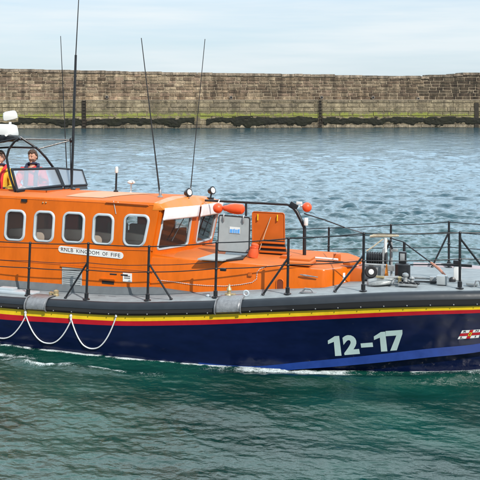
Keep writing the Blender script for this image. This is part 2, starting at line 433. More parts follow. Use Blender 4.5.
# grab lines looped along the side
def on_side(px, py, off=0.03):
    h = hull_hit(px, py)
    return h + Vector((0, -off, 0))
for (a, lo, b) in (((-21, 313), (4, 338.3), (26.2, 316)), ((26.6, 316), (48, 343), (71.6, 320)), ((72, 320), (92, 348.2), (116.6, 316.5))):
    A, B_ = on_side(*a), on_side(*b); L = on_side(*lo)
    g = MB(); pts = []
    ends = (A.z + B_.z) / 2; dip = ends - L.z
    for i in range(25):
        u = i / 24; x = A.x + (B_.x - A.x) * u; z = A.z + (B_.z - A.z) * u - dip * (1 - abs(2 * u - 1) ** 2.3)
        pts.append(hull_at(x, z, 0.018))
    g.tube(pts, 0.011, 6); gl = g.build('grab_line', M['rope'], boat)
    g = MB(); g.tube([B_ + Vector((0, 0, 0.10)), B_ + Vector((0.005, 0, 0))], 0.018, 8); g.ball(B_ + Vector((0, 0, 0.07)), 0.026, seg=8)
    g.build('lashing', M['rope'], gl)

# ------------------------------------------------------------------ wheelhouse
YS = 1.2                                             # half-breadth of the house
SB = 0.045                                           # tumblehome
def hy(z): return YS + 0.04 - SB * (z - 0.8)
WB = dict(xn_b=-1.87, xn_t=-1.745, xm_b=-1.60, xm_t=-1.515, xf_b=-1.60, xf_t=-1.45)
ROOFZ = 2.325
def side_panel(sgn):
    """flat side with rounded window openings, then given its tumblehome"""
    b = bmesh.new()
    xf = -1.87 if sgn < 0 else -1.60; xt = -1.745 if sgn < 0 else -1.45
    outer = [(-6.0, 0.60), (xf, 0.60), (xf, 1.50), (xt, ROOFZ - 0.02), (-6.0, ROOFZ + 0.04)]
    loops = [outer]
    for i, (cx, w, h) in enumerate(wins):
        loops.append(win_loop(i, 0.0))
    edges = []
    for lp in loops:
        vs = [b.verts.new((x, z, 0)) for x, z in lp]
        for i in range(len(vs)): edges.append(b.edges.new((vs[i], vs[(i + 1) % len(vs)])))
    bmesh.ops.triangle_fill(b, edges=edges, use_beauty=True)
    mb = MB(); mb.merge(b, lambda p: Vector((p.x, sgn * hy(p.y), p.y)))
    o = mb.build('side_wall', M['orange'], house_, flat=True)
    s = o.modifiers.new('thick', 'SOLIDIFY'); s.thickness = 0.04; s.offset = 0
    return o
# five windows in the near side, surveyed from their left/right edges
wpx = [(4.5, 25.8, 209.3, 241.4), (33.3, 54.8, 210.4, 242.6), (62.0, 85.0, 211.6, 243.6), (92.0, 114.2, 213.2, 245.4), (123.0, 148.0, 213.8, 247.4)]
wins = []
wc = []
for (l, r, t, b_) in wpx:
    a = at(l, (t + b_) / 2, 'y', -1.21); c = at(r, (t + b_) / 2, 'y', -1.21)
    zt = at((l + r) / 2, t, 'y', -1.19).z; zb = at((l + r) / 2, b_, 'y', -1.22).z
    wins.append(((a.x + c.x) / 2, c.x - a.x, zt - zb)); wc.append((zt + zb) / 2)
def win_loop(i, grow):
    cx, w, h = wins[i]; cz = wc[i]
    lp = rrect(w - 0.07 + 2 * grow, h - 0.07 + 2 * grow, 0.10 + grow, 7, cx, cz)
    if i == 4:    # last window has its front edge raked with the pillar
        lp = [(x + (0.10 * (z - cz) / h + 0.0) * (1 if x > cx else 0), z) for x, z in lp]
    return lp
wins.append((-5.12, 0.36, 0.60)); wc.append(wc[0])
house_ = MB(); 
# moulded lower plinth of the house = its own mesh that carries the walls as children
house_.box((-3.9, 0, 0.66), (4.2, 2 * YS + 0.02, 0.12), bev=0.02)
house_ = house_.build('wheelhouse', M['deck_dark'], boat)
for sgn in (-1, 1):
    side_panel(sgn)
    for i in range(len(wins)):
        fr = MB(); o_, m_, n_ = win_loop(i, 0.034), win_loop(i, 0.012), win_loop(i, -0.008)
        def P3(p, d): return Vector((p[0], sgn * (hy(p[1]) + d), p[1]))
        R_ = [[fr.v(P3(p, 0.022)) for p in o_], [fr.v(P3(p, 0.044)) for p in m_], [fr.v(P3(p, 0.040)) for p in n_], [fr.v(P3(p, -0.03)) for p in n_]]
        for a, b in zip(R_, R_[1:]):
            for k in range(len(a)): fr.f([a[k], a[(k + 1) % len(a)], b[(k + 1) % len(a)], b[k]])
        w_ = fr.build('window_frame', M['grey_trim'], house_)
        pn = MB(); pn.f([pn.v(P3(p, 0.0)) for p in win_loop(i, -0.004)]); pn.build('pane', M['glass'], w_)

# front: two raked panels meeting at a centre pillar
def lerp(a, b, t): return a + (b - a) * t
def front_panel(nb, nt, fb, ft, wq, sub=True):
    """nb, nt, fb, ft: corner points; wq: opening as fractions (u0,v0,u1,v1)"""
    def S(u, v): return lerp(lerp(nb, fb, u), lerp(nt, ft, u), v)
    W_ = (fb - nb).length; H_ = (nt - nb).length
    cx, cy = (wq[0] + wq[2]) / 2 * W_, (wq[1] + wq[3]) / 2 * H_
    def loop(g): return [(x / W_, y / H_) for x, y in rrect((wq[2] - wq[0]) * W_ + 2 * g, (wq[3] - wq[1]) * H_ + 2 * g, 0.06 + g, 6, cx, cy)]
    nrm = (fb - nb).cross(nt - nb).normalized()
    b = bmesh.new(); edges = []
    for lp in ([(0, 0), (1, 0), (1, 1), (0, 1)], loop(0)):
        vs = [b.verts.new((x * W_, y * H_, 0)) for x, y in lp]
        for i in range(len(vs)): edges.append(b.edges.new((vs[i], vs[(i + 1) % len(vs)])))
    bmesh.ops.triangle_fill(b, edges=edges, use_beauty=True)
    mb = MB(); mb.merge(b, lambda p: S(p.x / W_, p.y / H_))
    o = mb.build('front_wall', M['orange'], house_, flat=True)
    s = o.modifiers.new('thick', 'SOLIDIFY'); s.thickness = 0.035; s.offset = 0
    fr = MB(); R_ = []
    for g, d in ((0.03, 0.02), (0.014, 0.034), (-0.006, 0.032), (-0.006, -0.02)):
        R_.append([fr.v(S(*p) + nrm * d) for p in loop(g)])
    for a, c in zip(R_, R_[1:]):
        for k in range(len(a)): fr.f([a[k], a[(k + 1) % len(a)], c[(k + 1) % len(a)], c[k]])
    w_ = fr.build('windscreen_frame', M['grey_trim'], house_)
    pn = MB(); pn.f([pn.v(S(*p)) for p in loop(-0.004)]); pn.build('pane', M['glass'], w_)
    return S, nrm
ZB, ZT = 1.36, 2.27
nb, nt = Vector((-1.885, -hy(ZB), ZB)), Vector((-1.735, -hy(ZT), ZT))
mb_, mt = Vector((-1.60, 0.0, ZB)), Vector((-1.49, 0.0, ZT))
fb_, ft = Vector((-1.62, hy(ZB), ZB)), Vector((-1.42, hy(ZT), ZT))
SA, nA = front_panel(nb, nt, mb_, mt, (0.10, 0.20, 0.86, 0.80))
SBp, nB = front_panel(mb_, mt, fb_, ft, (0.16, 0.20, 0.90, 0.80))
# wiper arms
for S, n, u in ((SA, nA, 0.45), (SBp, nB, 0.42)):
    w = MB(); w.tube([S(u + 0.22, 0.86) + n * 0.05, S(u + 0.02, 0.5) + n * 0.055], 0.008, 6)
    w.tube([S(u + 0.12, 0.68) + n * 0.05, S(u - 0.06, 0.33) + n * 0.05], 0.010, 6); w.build('wiper', M['black'], house_)

# roof with camber and steering well
RXs = [-6.05, -5.6, -5.3, -5.0, -4.7, -4.42, -4.1, -3.7, -3.2, -2.7, -2.2, -1.86]
def roof_e(x): return 2.36 - 0.02 * (x + 6) / 4
def roof_z(x, y):
    e = roof_e(x); c = 2.445 - 0.018 * (x + 6) / 4
    return e + (c - e) * (1 - (abs(y) / 1.20) ** 2.2)
RYs = [-1.20, -1.17, -1.0, -0.62, -0.3, 0, 0.3, 0.62, 1.0, 1.17, 1.20]
rf = MB(); g = []
for x in RXs:
    row = []
    for y in RYs:
        z = roof_z(x, y)
        if abs(y) == 1.20: z = roof_e(x) - 0.035
        row.append(rf.v((x + (0.12 if x == -1.86 and abs(y) < 0.1 else 0) , y, z)))
    g.append(row)
for i in range(len(RXs) - 1):
    for j in range(len(RYs) - 1):
        xm, ym = (RXs[i] + RXs[i + 1]) / 2, (RYs[j] + RYs[j + 1]) / 2
        if -5.9 < xm < -4.3 and abs(ym) < 0.6: continue
        rf.f([g[i][j], g[i][j + 1], g[i + 1][j + 1], g[i + 1][j]], 1 if abs(ym) > 1.16 else 0)
roof = rf.build('roof', [M['orange_deck'], M['orange']], house_)
# sloping brow over the windscreens
bw = MB()
fx = lambda y: (-1.86 + 0.12 * (1 if abs(y) < 0.1 else 0))
g = []
for y in (-1.20, -1.17, -1.0, -0.62, -0.3, 0, 0.3, 0.62, 1.0, 1.17, 1.20):
    u = (y + 1.2) / 2.4
    front = (-1.735 + (-1.49 + 1.735) * (u / 0.5)) if u < 0.5 else (-1.49 + (-1.42 + 1.49) * ((u - 0.5) / 0.5))
    zt = roof_z(-1.86, y) if abs(y) < 1.2 else roof_e(-1.86) - 0.035
    xb = fx(y)
    g.append([bw.v((xb, y, zt)), bw.v((lerp(xb, front + 0.10, 0.55), y, zt - 0.012)), bw.v((front + 0.07, y, ZT - 0.035 + 0.0)), bw.v((front + 0.02, y, ZT - 0.05)), bw.v((xb - 0.02, y, ZT - 0.05))])
for a, b in zip(g, g[1:]):
    for k in range(4): bw.f([a[k], a[k + 1], b[k + 1], b[k]])
for e in (g[0], g[-1]): bw.f(e)
brow = bw.build('brow', mat('orange_paint_sunlit', (0.62, 0.165, 0.005), 0.4, coat=0.1, noise_amt=0.08), house_)  # yellower than the house orange: its sunlit look is put into the colour
# white rolled covers under the brow
def cover(S, n, u0, u1, v0, v1):
    c = MB(); rings = []
    for i in range(13):
        u = u0 + (u1 - u0) * i / 12; ring = []
        for k in range(9):
            v = v0 + (v1 - v0) * k / 8
            ring.append(c.v(S(u, v) + n * (0.068 + 0.006 * math.sin(k / 8 * PI) + 0.0015 * noise.noise(Vector((u * 9, k * 0.9, n.x * 5))))))
        rings.append(ring)
    for a, b in zip(rings, rings[1:]):
        for k in range(8): c.f([a[k], a[k + 1], b[k + 1], b[k]])
    o = c.build('windscreen_cover', M['white_cloth'], house_); s = o.modifiers.new('t', 'SOLIDIFY'); s.thickness = 0.02; return o
cover(SA, nA, 0.02, 0.98, 0.77, 1.0); cover(SBp, nB, 0.04, 0.97, 0.76, 1.0)
# well in the roof for the outside steering position
wl = MB()
for (c, s) in (((-5.1, -0.63, 2.0), (1.64, 0.03, 0.9)), ((-5.1, 0.63, 2.0), (1.64, 0.03, 0.9)), ((-4.29, 0, 2.0), (0.03, 1.29, 0.9)), ((-5.93, 0, 2.0), (0.03, 1.29, 0.9)), ((-5.1, 0, 1.54), (1.64, 1.26, 0.03))):
    wl.box(c, s)
wl.build('steering_well', M['orange_dark'], house_, flat=True)
# after wall and interior
iw = MB(); iw.box((-6.0, 0, 1.5), (0.05, 2.3, 1.7)); iw.build('aft_wall', M['orange'], house_, flat=True)
iw = MB(); iw.box((-3.9, 0, 0.86), (4.0, 2.3, 0.04)); iw.build('cabin_floor', M['lining'], house_, flat=True)
iw = MB(); iw.box((-4.75, 0.95, 1.6), (2.4, 0.05, 1.4)); iw.box((-3.55, 0.5, 1.6), (0.05, 0.9, 1.4)); iw.box((-4.75, -0.55, 1.75), (2.2, 0.04, 1.1)); iw.build('bulkhead', M['maroon'], house_, flat=True)
iw = MB(); iw.box((-3.0, 0, ROOFZ - 0.045), (2.35, 2.2, 0.02)); iw.build('headlining', M['maroon'], house_, flat=True)
for (x, y) in ((-2.75, 0.55), (-3.3, 0.62)):
    st = MB(); st.box((x, y, 1.35), (0.45, 0.42, 0.12), bev=0.03); st.box((x - 0.05, y - math.copysign(0.12, -y) * -1, 1.60), (0.48, 0.10, 0.44), bev=0.05); st.box((x, y, 1.1), (0.15, 0.15, 0.46))
    st.build('seat', M['seat'], house_)
for i in range(5):
    cx_ = wins[i][0]; st = MB(); st.box((cx_ - 0.06 - 0.02 * i, -0.84, 1.50), (0.53, 0.09, 0.50 + 0.03 * ((i * 7) % 3)), Matrix.Rotation(0.05 * (i - 2), 3, 'Y'), bev=0.04); st.box((cx_ - 0.05, -0.72, 1.28), (0.44, 0.3, 0.1), bev=0.03)
    st.build('bench_seat', M['seat'], house_)
cs = MB(); cs.box((-2.02, 0, 1.34), (0.34, 2.1, 0.5), bev=0.03); cs.box((-2.0, -0.55, 1.66), (0.12, 0.42, 0.22), bev=0.02); cs.box((-2.0, 0.5, 1.66), (0.12, 0.42, 0.22), bev=0.02)
cs.build('console', M['lining'], house_)

def sidept(px, py, off=0.022):
    p = at(px, py, 'y', -1.21)
    for _ in range(3): p = at(px, py, 'y', -(hy(p.z) + off))
    return p
# name plate
def side_rect(pts_px, depth, name, m, off=0.022, bev=0.004, parent=None, rounded=0.0):
    c = [sidept(*p, off) for p in pts_px]
    mb = MB()
    if rounded:
        lp = rrect(1, 1, 0.5, 6, 0.5, 0.5)
        L = (c[1] - c[0]).length; H = (c[3] - c[0]).length
        lp = [(x / L, y / H) for x, y in rrect(L, H, min(L, H) * rounded, 6, L / 2, H / 2)]
        lp3 = [lerp(lerp(c[0], c[1], u), lerp(c[3], c[2], u), v) for u, v in lp]
    else: lp3 = c
    mb.prism(lp3, (0, -depth, 0)); return mb.build(name, m, parent or house_, flat=True), c
plate, c = side_rect(((58.5, 252.2), (123.5, 259.2), (123.5, 252.4), (58.5, 245.4)), 0.008, 'name_plate', M['white'], rounded=0.5)
for word, u0, u1 in (('RNLB', 0.045, 0.235), ('KINGDOM', 0.285, 0.635), ('OF', 0.685, 0.765), ('FIFE', 0.815, 0.955)):
    b = font_mesh(word, 0.0, 1.05); mb = MB()
    mb.merge(b, lambda p: lerp(lerp(c[0], c[1], u0 + (u1 - u0) * p.x), lerp(c[3], c[2], u0 + (u1 - u0) * p.x), 0.24 + 0.52 * p.y) + Vector((0, -0.011, 0)))
    mb.build('plate_lettering', M['ink'], plate)
small, c = side_rect(((123, 281.5), (132, 282.3), (132, 273.5), (123, 272.7)), 0.008, 'small_sign', M['white'])
mb = MB()
for k, v in enumerate((0.58, 0.36)):
    for j in range(6):
        u0 = 0.18 + j * 0.11; p = [(u0, v), (u0 + 0.07, v), (u0 + 0.07, v + 0.14), (u0, v + 0.14)]
        mb.f([mb.v(lerp(lerp(c[0], c[1], u), lerp(c[3], c[2], u), w) + Vector((0, -0.011, 0))) for u, w in p])
mb.build('sign_marks', M['ink'], small)
# louvre grille
gr, c = side_rect(((62.3, 285.2), (82, 287.0), (82, 267.8), (62.3, 266.0)), 0.012, 'vent_grille', M['grey_panel'])
gl_ = MB(); q = c
for k in range(8):
    v = 0.1 + k * 0.105
    gl_.tube([lerp(q[0], q[3], v).lerp(lerp(q[1], q[2], v), 0.06) + Vector((0, -0.016, 0)), lerp(q[0], q[3], v).lerp(lerp(q[1], q[2], v), 0.94) + Vector((0, -0.016, 0))], 0.006, 5)
gl_.build('louvre', M['galv'], gr)
side_rect(((61.2, 266.3), (83, 268.2), (83, 266.6), (61.2, 264.7)), 0.03, 'grille_hood', M['orange'])
# exhaust slot with hood
side_rect(((102, 283.5), (114, 284.6), (114, 280.6), (102, 279.4)), 0.004, 'slot_shade', M['matt_black'])  # flat black patch stands in for the shade inside the slot
side_rect(((100.5, 279.8), (115, 281), (115, 279.2), (100.5, 278)), 0.035, 'slot_hood', M['orange'])
side_rect(((22, 201.5), (27.4, 201.9), (27.4, 199.3), (22, 198.9)), 0.03, 'side_lamp', M['black'])
# mouldings along the side
for (ya, yb) in ((246.2, 250.5), (259.0, 271.5)):
    a, b = sidept(-60, ya - (yb - ya) * 0.3, 0.024), sidept(153, yb, 0.024)
    t = MB(); t.tube([a, a.lerp(b, 0.5), b], 0.008 if ya < 250 else 0.006, 6); t.build('moulding', M['orange_dark'], house_)
for px_ in (60.5, 88.5, 121):
    a, b = sidept(px_, 262, 0.021), sidept(px_ + 0.5, 292, 0.021)
    t = MB(); t.tube([a, b], 0.0035, 4); t.build('panel_seam', M['orange_dark'], house_)
# handrails on the roof edge
for (a, b) in (((106, 202.3), (147.5, 205.0)), ((20, 198.2), (62, 200.4))):
    if a[0] == 20: continue
    A, B_ = sidept(*a, 0.05), sidept(*b, 0.05); h = MB()
    h.tube([A + Vector((0, 0.06, 0)), A, A.lerp(B_, .5), B_ + Vector((0, 0, 0)), B_ + Vector((0.03, 0.07, -0.03))], 0.011, 8); h.build('handrail', M['orange_dark'], house_)
for px in (43, 46, 118):
    p = sidept(px, 202.6, 0.03); h = MB(); h.ball(p, 0.016, seg=8); h.build('stud', M['brass'], house_)
# downpipe line beside the fourth window
A, B_ = sidept(113.5, 201, 0.03), sidept(116, 214, 0.03); h = MB(); h.tube([A, B_], 0.006, 6); h.build('cable', M['grey_trim'], house_)
# pale patch on the roof
pp = MB(); lp = [at(px, py, 'z', 2.42) for px, py in ((91, 194.4), (116, 196.0), (146, 193.8), (118, 192.2))]
def rpoint(px, py, h=0.0):
    p = at(px, py, 'z', 2.42)
    for _ in range(12): 
        z = roof_z(min(p.x, -1.86), max(-1.15, min(1.15, p.y))) + h; p = at(px, py, 'z', 0.5 * p.z + 0.5 * z)
    return p
A = Vector((-3.55, -1.02, 0)); pz = [(-3.75, -1.0), (-2.75, -1.0), (-2.45, -0.35), (-2.6, 0.0), (-3.5, 0.0)]
g = []
for i in range(9):
    row = []
    for j in range(7):
        u, v = i / 8, j / 6; x = lerp(lerp(-3.7, -2.95, u), lerp(-3.5, -2.35, u), v); y = lerp(-0.98, 0.15, v); row.append(pp.v((x, y, roof_z(x, y) + 0.006)))
    g.append(row)
for i in range(8):
    for j in range(6): pp.f([g[i][j], g[i + 1][j], g[i + 1][j + 1], g[i][j + 1]])
pp.build('nonslip_patch', M['pale_patch'], roof)

# roof fittings
def on_roof(px, py, y):
    p = at(px, py, 'y', y); return Vector((p.x, y, roof_z(min(-1.9, p.x), y)))
def up_to(base, px, py):
    """point above base (same distance off) seen at px, py"""
    return at(px, py, 'y', base.y)
# whip aerials: base, top
for name, (bx, by), (tx, ty), y, r0, r1, lab in (
        ('whip_aerial', (160.2, 197), (141.3, 38), -0.55, 0.017, 0.008, 'dark whip aerial leaning aft above the first windscreen'),
        ('whip_aerial', (190.2, 191), (205.0, 39), 0.55, 0.011, 0.007, 'thin whip aerial leaning forward beside the searchlight'),
        ('whip_aerial', (68.4, 172), (60.6, 36), 1.0, 0.014, 0.007, 'thin whip aerial leaning aft behind the windshield')):
    B0 = on_roof(bx, by, y) if bx > 100 else Vector((at(bx, by, 'y', y).x, y, roof_z(-4.4, y)))
    T0 = up_to(B0, tx, ty)
    a = MB(); a.tube([B0, B0.lerp(T0, 0.03), B0.lerp(T0, 0.3), T0], [r0 * 1.2, r0, r0 * 0.75, r1], 8)
    ao = a.build(name, M['matt_black'], boat); ao['label'] = lab
    d = MB(); d.lathe(B0 - Vector((0, 0, 0.01)), [(0.05, 0), (0.05, 0.02), (0.028, 0.04), (0.024, 0.13), (0.012, 0.15)], 12); d.build('aerial_base', M['metal'], ao)
# tall mast aerial in front of the windshield
B0 = Vector((at(71.5, 190, 'y', 0.35).x, 0.35, roof_z(-4.2, 0.35)))
a = MB(); T1 = up_to(B0, 75.8, 55); T2 = up_to(B0, 79.8, -22)
a.tube([B0, B0.lerp(T1, 0.35), T1], [0.022, 0.028, 0.024], 10); ao = a.build('mast_aerial', M['black'], boat); ao['label'] = 'tall black mast aerial with a thin top section'
a = MB(); a.tube([T1, T2], [0.012, 0.008], 8); a.build('aerial_tip', M['matt_black'], ao)
a = MB(); a.tube([up_to(B0, 71, 190), up_to(B0, 70.2, 140)], 0.010, 8); a.lathe(B0, [(0.08, -0.02), (0.08, 0.02), (0.04, 0.05), (0.035, 0.10)], 12); a.build('aerial_base', M['black'], ao)
MASTP = up_to(B0, 71.2, 140)
# white beacon and mushroom receiver
B0 = on_roof(116, 188, 0.1)
a = MB(); k = lambda py: up_to(B0, 116, py).z
a.lathe((B0.x, B0.y, 0), [(0.045, B0.z), (0.045, B0.z + 0.03), (0.02, B0.z + 0.05), (0.018, k(173))], 14); bo = a.build('beacon', M['black'], boat)
a = MB(); a.lathe((B0.x, B0.y, 0), [(0.020, k(173)), (0.034, k(172)), (0.030, k(167.5)), (0.012, k(166.5))], 14); a.build('beacon_lens', M['white'], bo)
B0 = on_roof(131, 190, 0.2); k = lambda py: up_to(B0, 131, py).z
a = MB(); a.lathe((B0.x, B0.y, 0), [(0.035, B0.z), (0.012, B0.z + 0.02), (0.012, k(183.5))], 12); bo = a.build('satellite_receiver', M['white'], boat)
a = MB(); a.lathe((B0.x, B0.y, 0), [(0.02, k(184)), (0.075, k(183)), (0.078, k(182)), (0.05, k(180.6)), (0.01, k(180))], 18); a.build('receiver_cap', M['white'], bo)
# searchlights
for (cx, cy, bx, by, y) in ((189.5, 192.3, 187.5, 197.5, -0.15), (213, 190.3, 210.5, 195, 0.75)):
    c_ = at(cx, cy, 'y', y); R = rotbetween(Vector((0.95, -0.42, 0.22)), (0, 0, 1))
    a = MB(); a.lathe(c_ - (R @ Vector((0, 0, 0.10))), [(0.03, -0.01), (0.05, 0.0), (0.066, 0.05), (0.080, 0.075), (0.080, 0.100), (0.060, 0.100)], 20, R)
    so = a.build('searchlight', M['black'], boat)
    a = MB(); a.lathe(c_ - (R @ Vector((0, 0, 0.10))), [(0.058, 0.095), (0.056, 0.106)], 20, R); a.build('lamp_glass', M['white'], so)
    zt = roof_z(-1.86, y) - 0.05
    a = MB(); a.tube([c_ + Vector((-0.03, 0, -0.05)), (c_.x - 0.05, c_.y, zt)], 0.016, 8); a.box((c_.x - 0.05, c_.y, zt), (0.12, 0.10, 0.05), bev=0.01); a.build('lamp_bracket', M['black'], so)

# ------------------------------------------------------------------ flying bridge windshield
def quadlp(pts, ys): return [at(px, py, 'y', y) for (px, py), y in zip(pts, ys)]
ws = empty('windshield'); ws.parent = boat
def windshield(pts, ys, rr):
    c = quadlp(pts, ys)
    n = (c[1] - c[0]).cross(c[3] - c[0]).normalized()
    d2 = ray(*pts[2]); c[2] = CB + d2 * (n.dot(c[0] - CB) / n.dot(d2))
    f = MB()
    for i in range(4):
        a, b = c[i], c[(i + 1) % 4]; f.tube([a, b], rr, 8); f.ball(a, rr * 1.02, seg=8)
    fo = f.build('windshield_frame', M['rubber'], boat)
    g = MB(); g.prism([p for p in c], n * 0.006); g.build('windshield_pane', M['perspex'], fo, flat=True)
    base = MB(); a, b = c[0], c[1]
    base.prism([a + Vector((0, 0, -0.01)), b + Vector((0, 0, -0.01)), b + Vector((0.04, -0.03, -0.09)), a + Vector((0.04, -0.03, -0.09))], (-0.03, 0.02, 0)); base.build('windshield_sill', M['black'], fo, flat=True)
windshield(((17.2, 190.4), (62.5, 185.5), (55.2, 168.4), (11.8, 169.4)), (-0.80, 0.25, 0.25, -0.80), 0.026)
windshield(((64.2, 186.0), (86.8, 184.8), (82.0, 170.2), (57.2, 168.2)), (0.27, 0.95, 0.95, 0.27), 0.021)
bpy.data.objects.remove(ws)
# tubular arch carrying the radar
def tb(pts, y, r=0.021, name='arch_tube'):
    P_ = [at(px, py, 'y', yy) for (px, py), yy in zip(pts, y if isinstance(y, (list, tuple)) else [y] * len(pts))]
    t = MB(); t.tube(P_, r, 8); return t.build(name, M['black'], boat)
tb(((15.2, 192), (10, 176), (6.6, 158), (9, 149), (14.5, 141.5), (20, 138)), -0.75, 0.024)
tb(((20, 137), (30, 143.5), (38.5, 149.5), (46, 157.5), (50, 163), (54, 168.4)), (-0.3, -0.2, -0.1, 0.0, 0.1, 0.2), 0.024)
tb(((9, 147.2), (37, 147.6)), -0.2, 0.02)
tb(((20, 139), (71, 139.8)), (-0.3, 0.35), 0.015)
tb(((38, 149), (71, 140.2)), (-0.1, 0.35), 0.015)
tb(((-40, 150), (9, 147.2)), -0.2, 0.02); tb(((-34, 190), (-30, 160), (-20, 146), (20, 138)), -0.5, 0.024)
t = MB(); t.ball(MASTP, 0.045, (1, 1, 1.2), 10); t.build('mast_clamp', M['black'], boat)
# black radar bracket
rb = MB(); rp = at(5, 138, 'y', -0.3)
rb.box(rp, (0.62, 0.34, 0.085), bev=0.02); rb.box(rp + Vector((-0.28, 0, -0.03)), (0.4, 0.3, 0.13), bev=0.03); rb.box(rp + Vector((0.22, -0.05, -0.02)), (0.16, 0.16, 0.10), bev=0.02)
rbo = rb.build('radar_bracket', M['black'], boat)
rb = MB(); rb.lathe(at(6.5, 135, 'y', -0.5), [(0.028, -0.03), (0.028, 0.03)], 12, rotbetween((0.3, -1, 0))); rb.build('bracket_lamp', M['white'], rbo)
# radar housing and scanner
rc = at(8.5, 130, 'y', -0.3)
r_ = MB(); r_.box(rc + Vector((-0.06, 0, -0.0)), (0.46, 0.34, 0.23), bev=0.07, taper=0.80); r_.box(rc + Vector((0.02, -0.02, -0.1)), (0.22, 0.22, 0.1), bev=0.03)
ro = r_.build('radar', M['white'], boat)
r_ = MB(); r_.lathe(rc + Vector((0.03, 0, 0.06)), [(0.03, 0), (0.025, 0.10)], 12); r_.build('radar_shaft', M['white'], ro)
sc = at(10, 115.5, 'y', -0.3); Rr = Euler((0.12, -0.22, 0.5)).to_matrix()
r_ = MB(); r_.box(sc, (0.30, 0.17, 0.175), Rr, bev=0.06, taper=0.85); r_.build('radar_scanner', M['white'], ro)

# ------------------------------------------------------------------ fore trunk (coachroof)
TZ = 1.405
plan = [(-1.9, -1.215), (1.12, -1.215), (1.18, -1.20), (1.22, -1.15), (1.40, -0.85), (1.56, -0.52), (1.64, -0.20), (1.64, 0.20), (1.56, 0.52), (1.40, 0.85), (1.22, 1.15), (1.18, 1.20), (1.12, 1.215), (-1.9, 1.215)]
tm = MB(); rings = []
def inset(p, d):
    x, y = p; return (x - (d if x > 1.3 else d * 0.7 if x > 0 else 0), y * (1 - d / 1.3))
for d, z in ((0.0, None), (0.0, -0.035), (0.010, -0.010), (0.032, 0.0), (0.25, 0.010), (0.7, 0.018)):
    ring = []
    for p in plan:
        q = inset(p, d); x, y = q
        zz = (Dz(x) - 0.05) if z is None else TZ + z - 0.012 * (x - 0.2)
        ring.append(tm.v((x, y, zz)))
    rings.append(ring)
for k, (a, b) in enumerate(zip(rings, rings[1:])):
    for i in range(len(a) - 1): tm.f([a[i], a[i + 1], b[i + 1], b[i]], 1 if k >= 3 else 0)
tm.f(rings[-1], 1)
trunk = tm.build('fore_cabin', [M['orange'], M['orange_deck']], boat)
def tside(px, py, off=0.0): return at(px, py, 'y', -(1.215 + off))
def ttop(px, py, h=0.0): return at(px, py, 'z', TZ + 0.015 + h)
# sloping fairing between windscreen and fore cabin
fa = MB()
fa.prism([Vector((-1.90, -1.19, 1.20)), Vector((-1.28, -1.19, 1.34)), Vector((-1.28, -1.19, TZ + 0.003)), Vector((-1.86, -1.19, 1.47))], (0, 2.38, 0)); fa.build('windscreen_fairing', M['orange'], trunk, flat=True)
# grey hatch leaf standing open, floor plate, hinges
def lid(name, px4, y, th, m, rim, lab):
    c = [at(px, py, 'y', y) for px, py in px4]
    L = MB(); lp = [(u, v) for u, v in rrect(1, 1, 0.06, 4, 0.5, 0.5)]
    L.prism([lerp(lerp(c[0], c[1], u), lerp(c[3], c[2], u), v) for u, v in lp], (-0.02, th, 0))
    o = L.build(name, m, trunk, flat=True); o['label'] = lab
    e = MB(); e.tube([lerp(lerp(c[0], c[1], u), lerp(c[3], c[2], u), v) + Vector((0, -0.004, 0)) for u, v in lp], 0.010, 6, closed=True); e.build('hatch_seal', rim, o)
    return o, c
g1, c = lid('hatch_leaf', ((217.6, 250.8), (249.2, 253.0), (250.0, 217.4), (219.2, 214.8)), -0.45, 0.05, M['grey_panel'], M['matt_black'], 'grey hatch leaf standing open with a blue and white label')
def onq(c, u, v, off=0.0): return lerp(lerp(c[0], c[1], u), lerp(c[3], c[2], u), v) + Vector((0.0, -off, 0))
lb = MB(); lb.prism([onq(c, u, v, 0.008) for u, v in ((0.36, 0.52), (0.70, 0.52), (0.70, 0.70), (0.36, 0.70))], (0, -0.003, 0)); lo = lb.build('hatch_label', M['white'], g1, flat=True)
lb = MB()
for j, (u0, u1) in enumerate(((0.375, 0.46), (0.475, 0.53), (0.545, 0.60), (0.615, 0.685))):
    lb.prism([onq(c, u, v, 0.0125) for u, v in ((u0, 0.53), (u1, 0.53), (u1, 0.63 + 0.02 * (j % 2)), (u0, 0.63))], (0, -0.002, 0))
lb.build('label_print', M['labelblue'], lo, flat=True)
for u in (0.16, 0.80):
    p = onq(c, u, 0.96, 0.01); h = MB(); h.tube([p + Vector((0, 0, 0.05)), p + Vector((0, -0.03, -0.02)), p + Vector((0, -0.01, -0.08))], 0.014, 6); h.build('hinge', M['metal'], g1)
fl = MB(); c4 = [ttop(*p, 0.02) for p in ((197.5, 259.8), (222, 261.2), (241.5, 256.8), (214, 254.6))]; fl.prism(c4, (0, 0, 0.022)); fl.build('hatch_plate', M['grey_panel'], trunk, flat=True)
fl = MB(); c4 = [ttop(*p, 0.0) for p in ((222, 261.8), (243, 260.2), (249, 254), (226, 253.6))]; fl.prism(c4, (0, 0, 0.03)); fl.build('hatch_coaming', M['black'], trunk, flat=True)
# orange hatch leaf
g2, c = lid('hatch_leaf', ((252.6, 253.0), (284.8, 251.0), (284.4, 213.2), (252.4, 211.6)), 0.15, 0.06, M['orange_dark'], M['orange_dark'], 'orange hatch leaf standing open with two small handles')
for u in (0.17, 0.78):
    p = onq(c, u, 0.86, 0.005); h = MB(); h.tube([p + Vector((0, 0, 0.055)), p + Vector((0.01, -0.035, 0.04)), p + Vector((0.01, -0.035, -0.04)), p + Vector((0, 0, -0.055))], 0.011, 6)
    h.build('handle', M['yellow'], g2)
p0, p1 = onq(c, 0.58, 0.88, 0.01), ttop(259.5, 250, 0.08)
h = MB(); h.tube([p0, p0.lerp(p1, .5) + Vector((0, -.02, 0)), p1], 0.006, 6); h.build('lanyard', M['rope_tan'], g2)
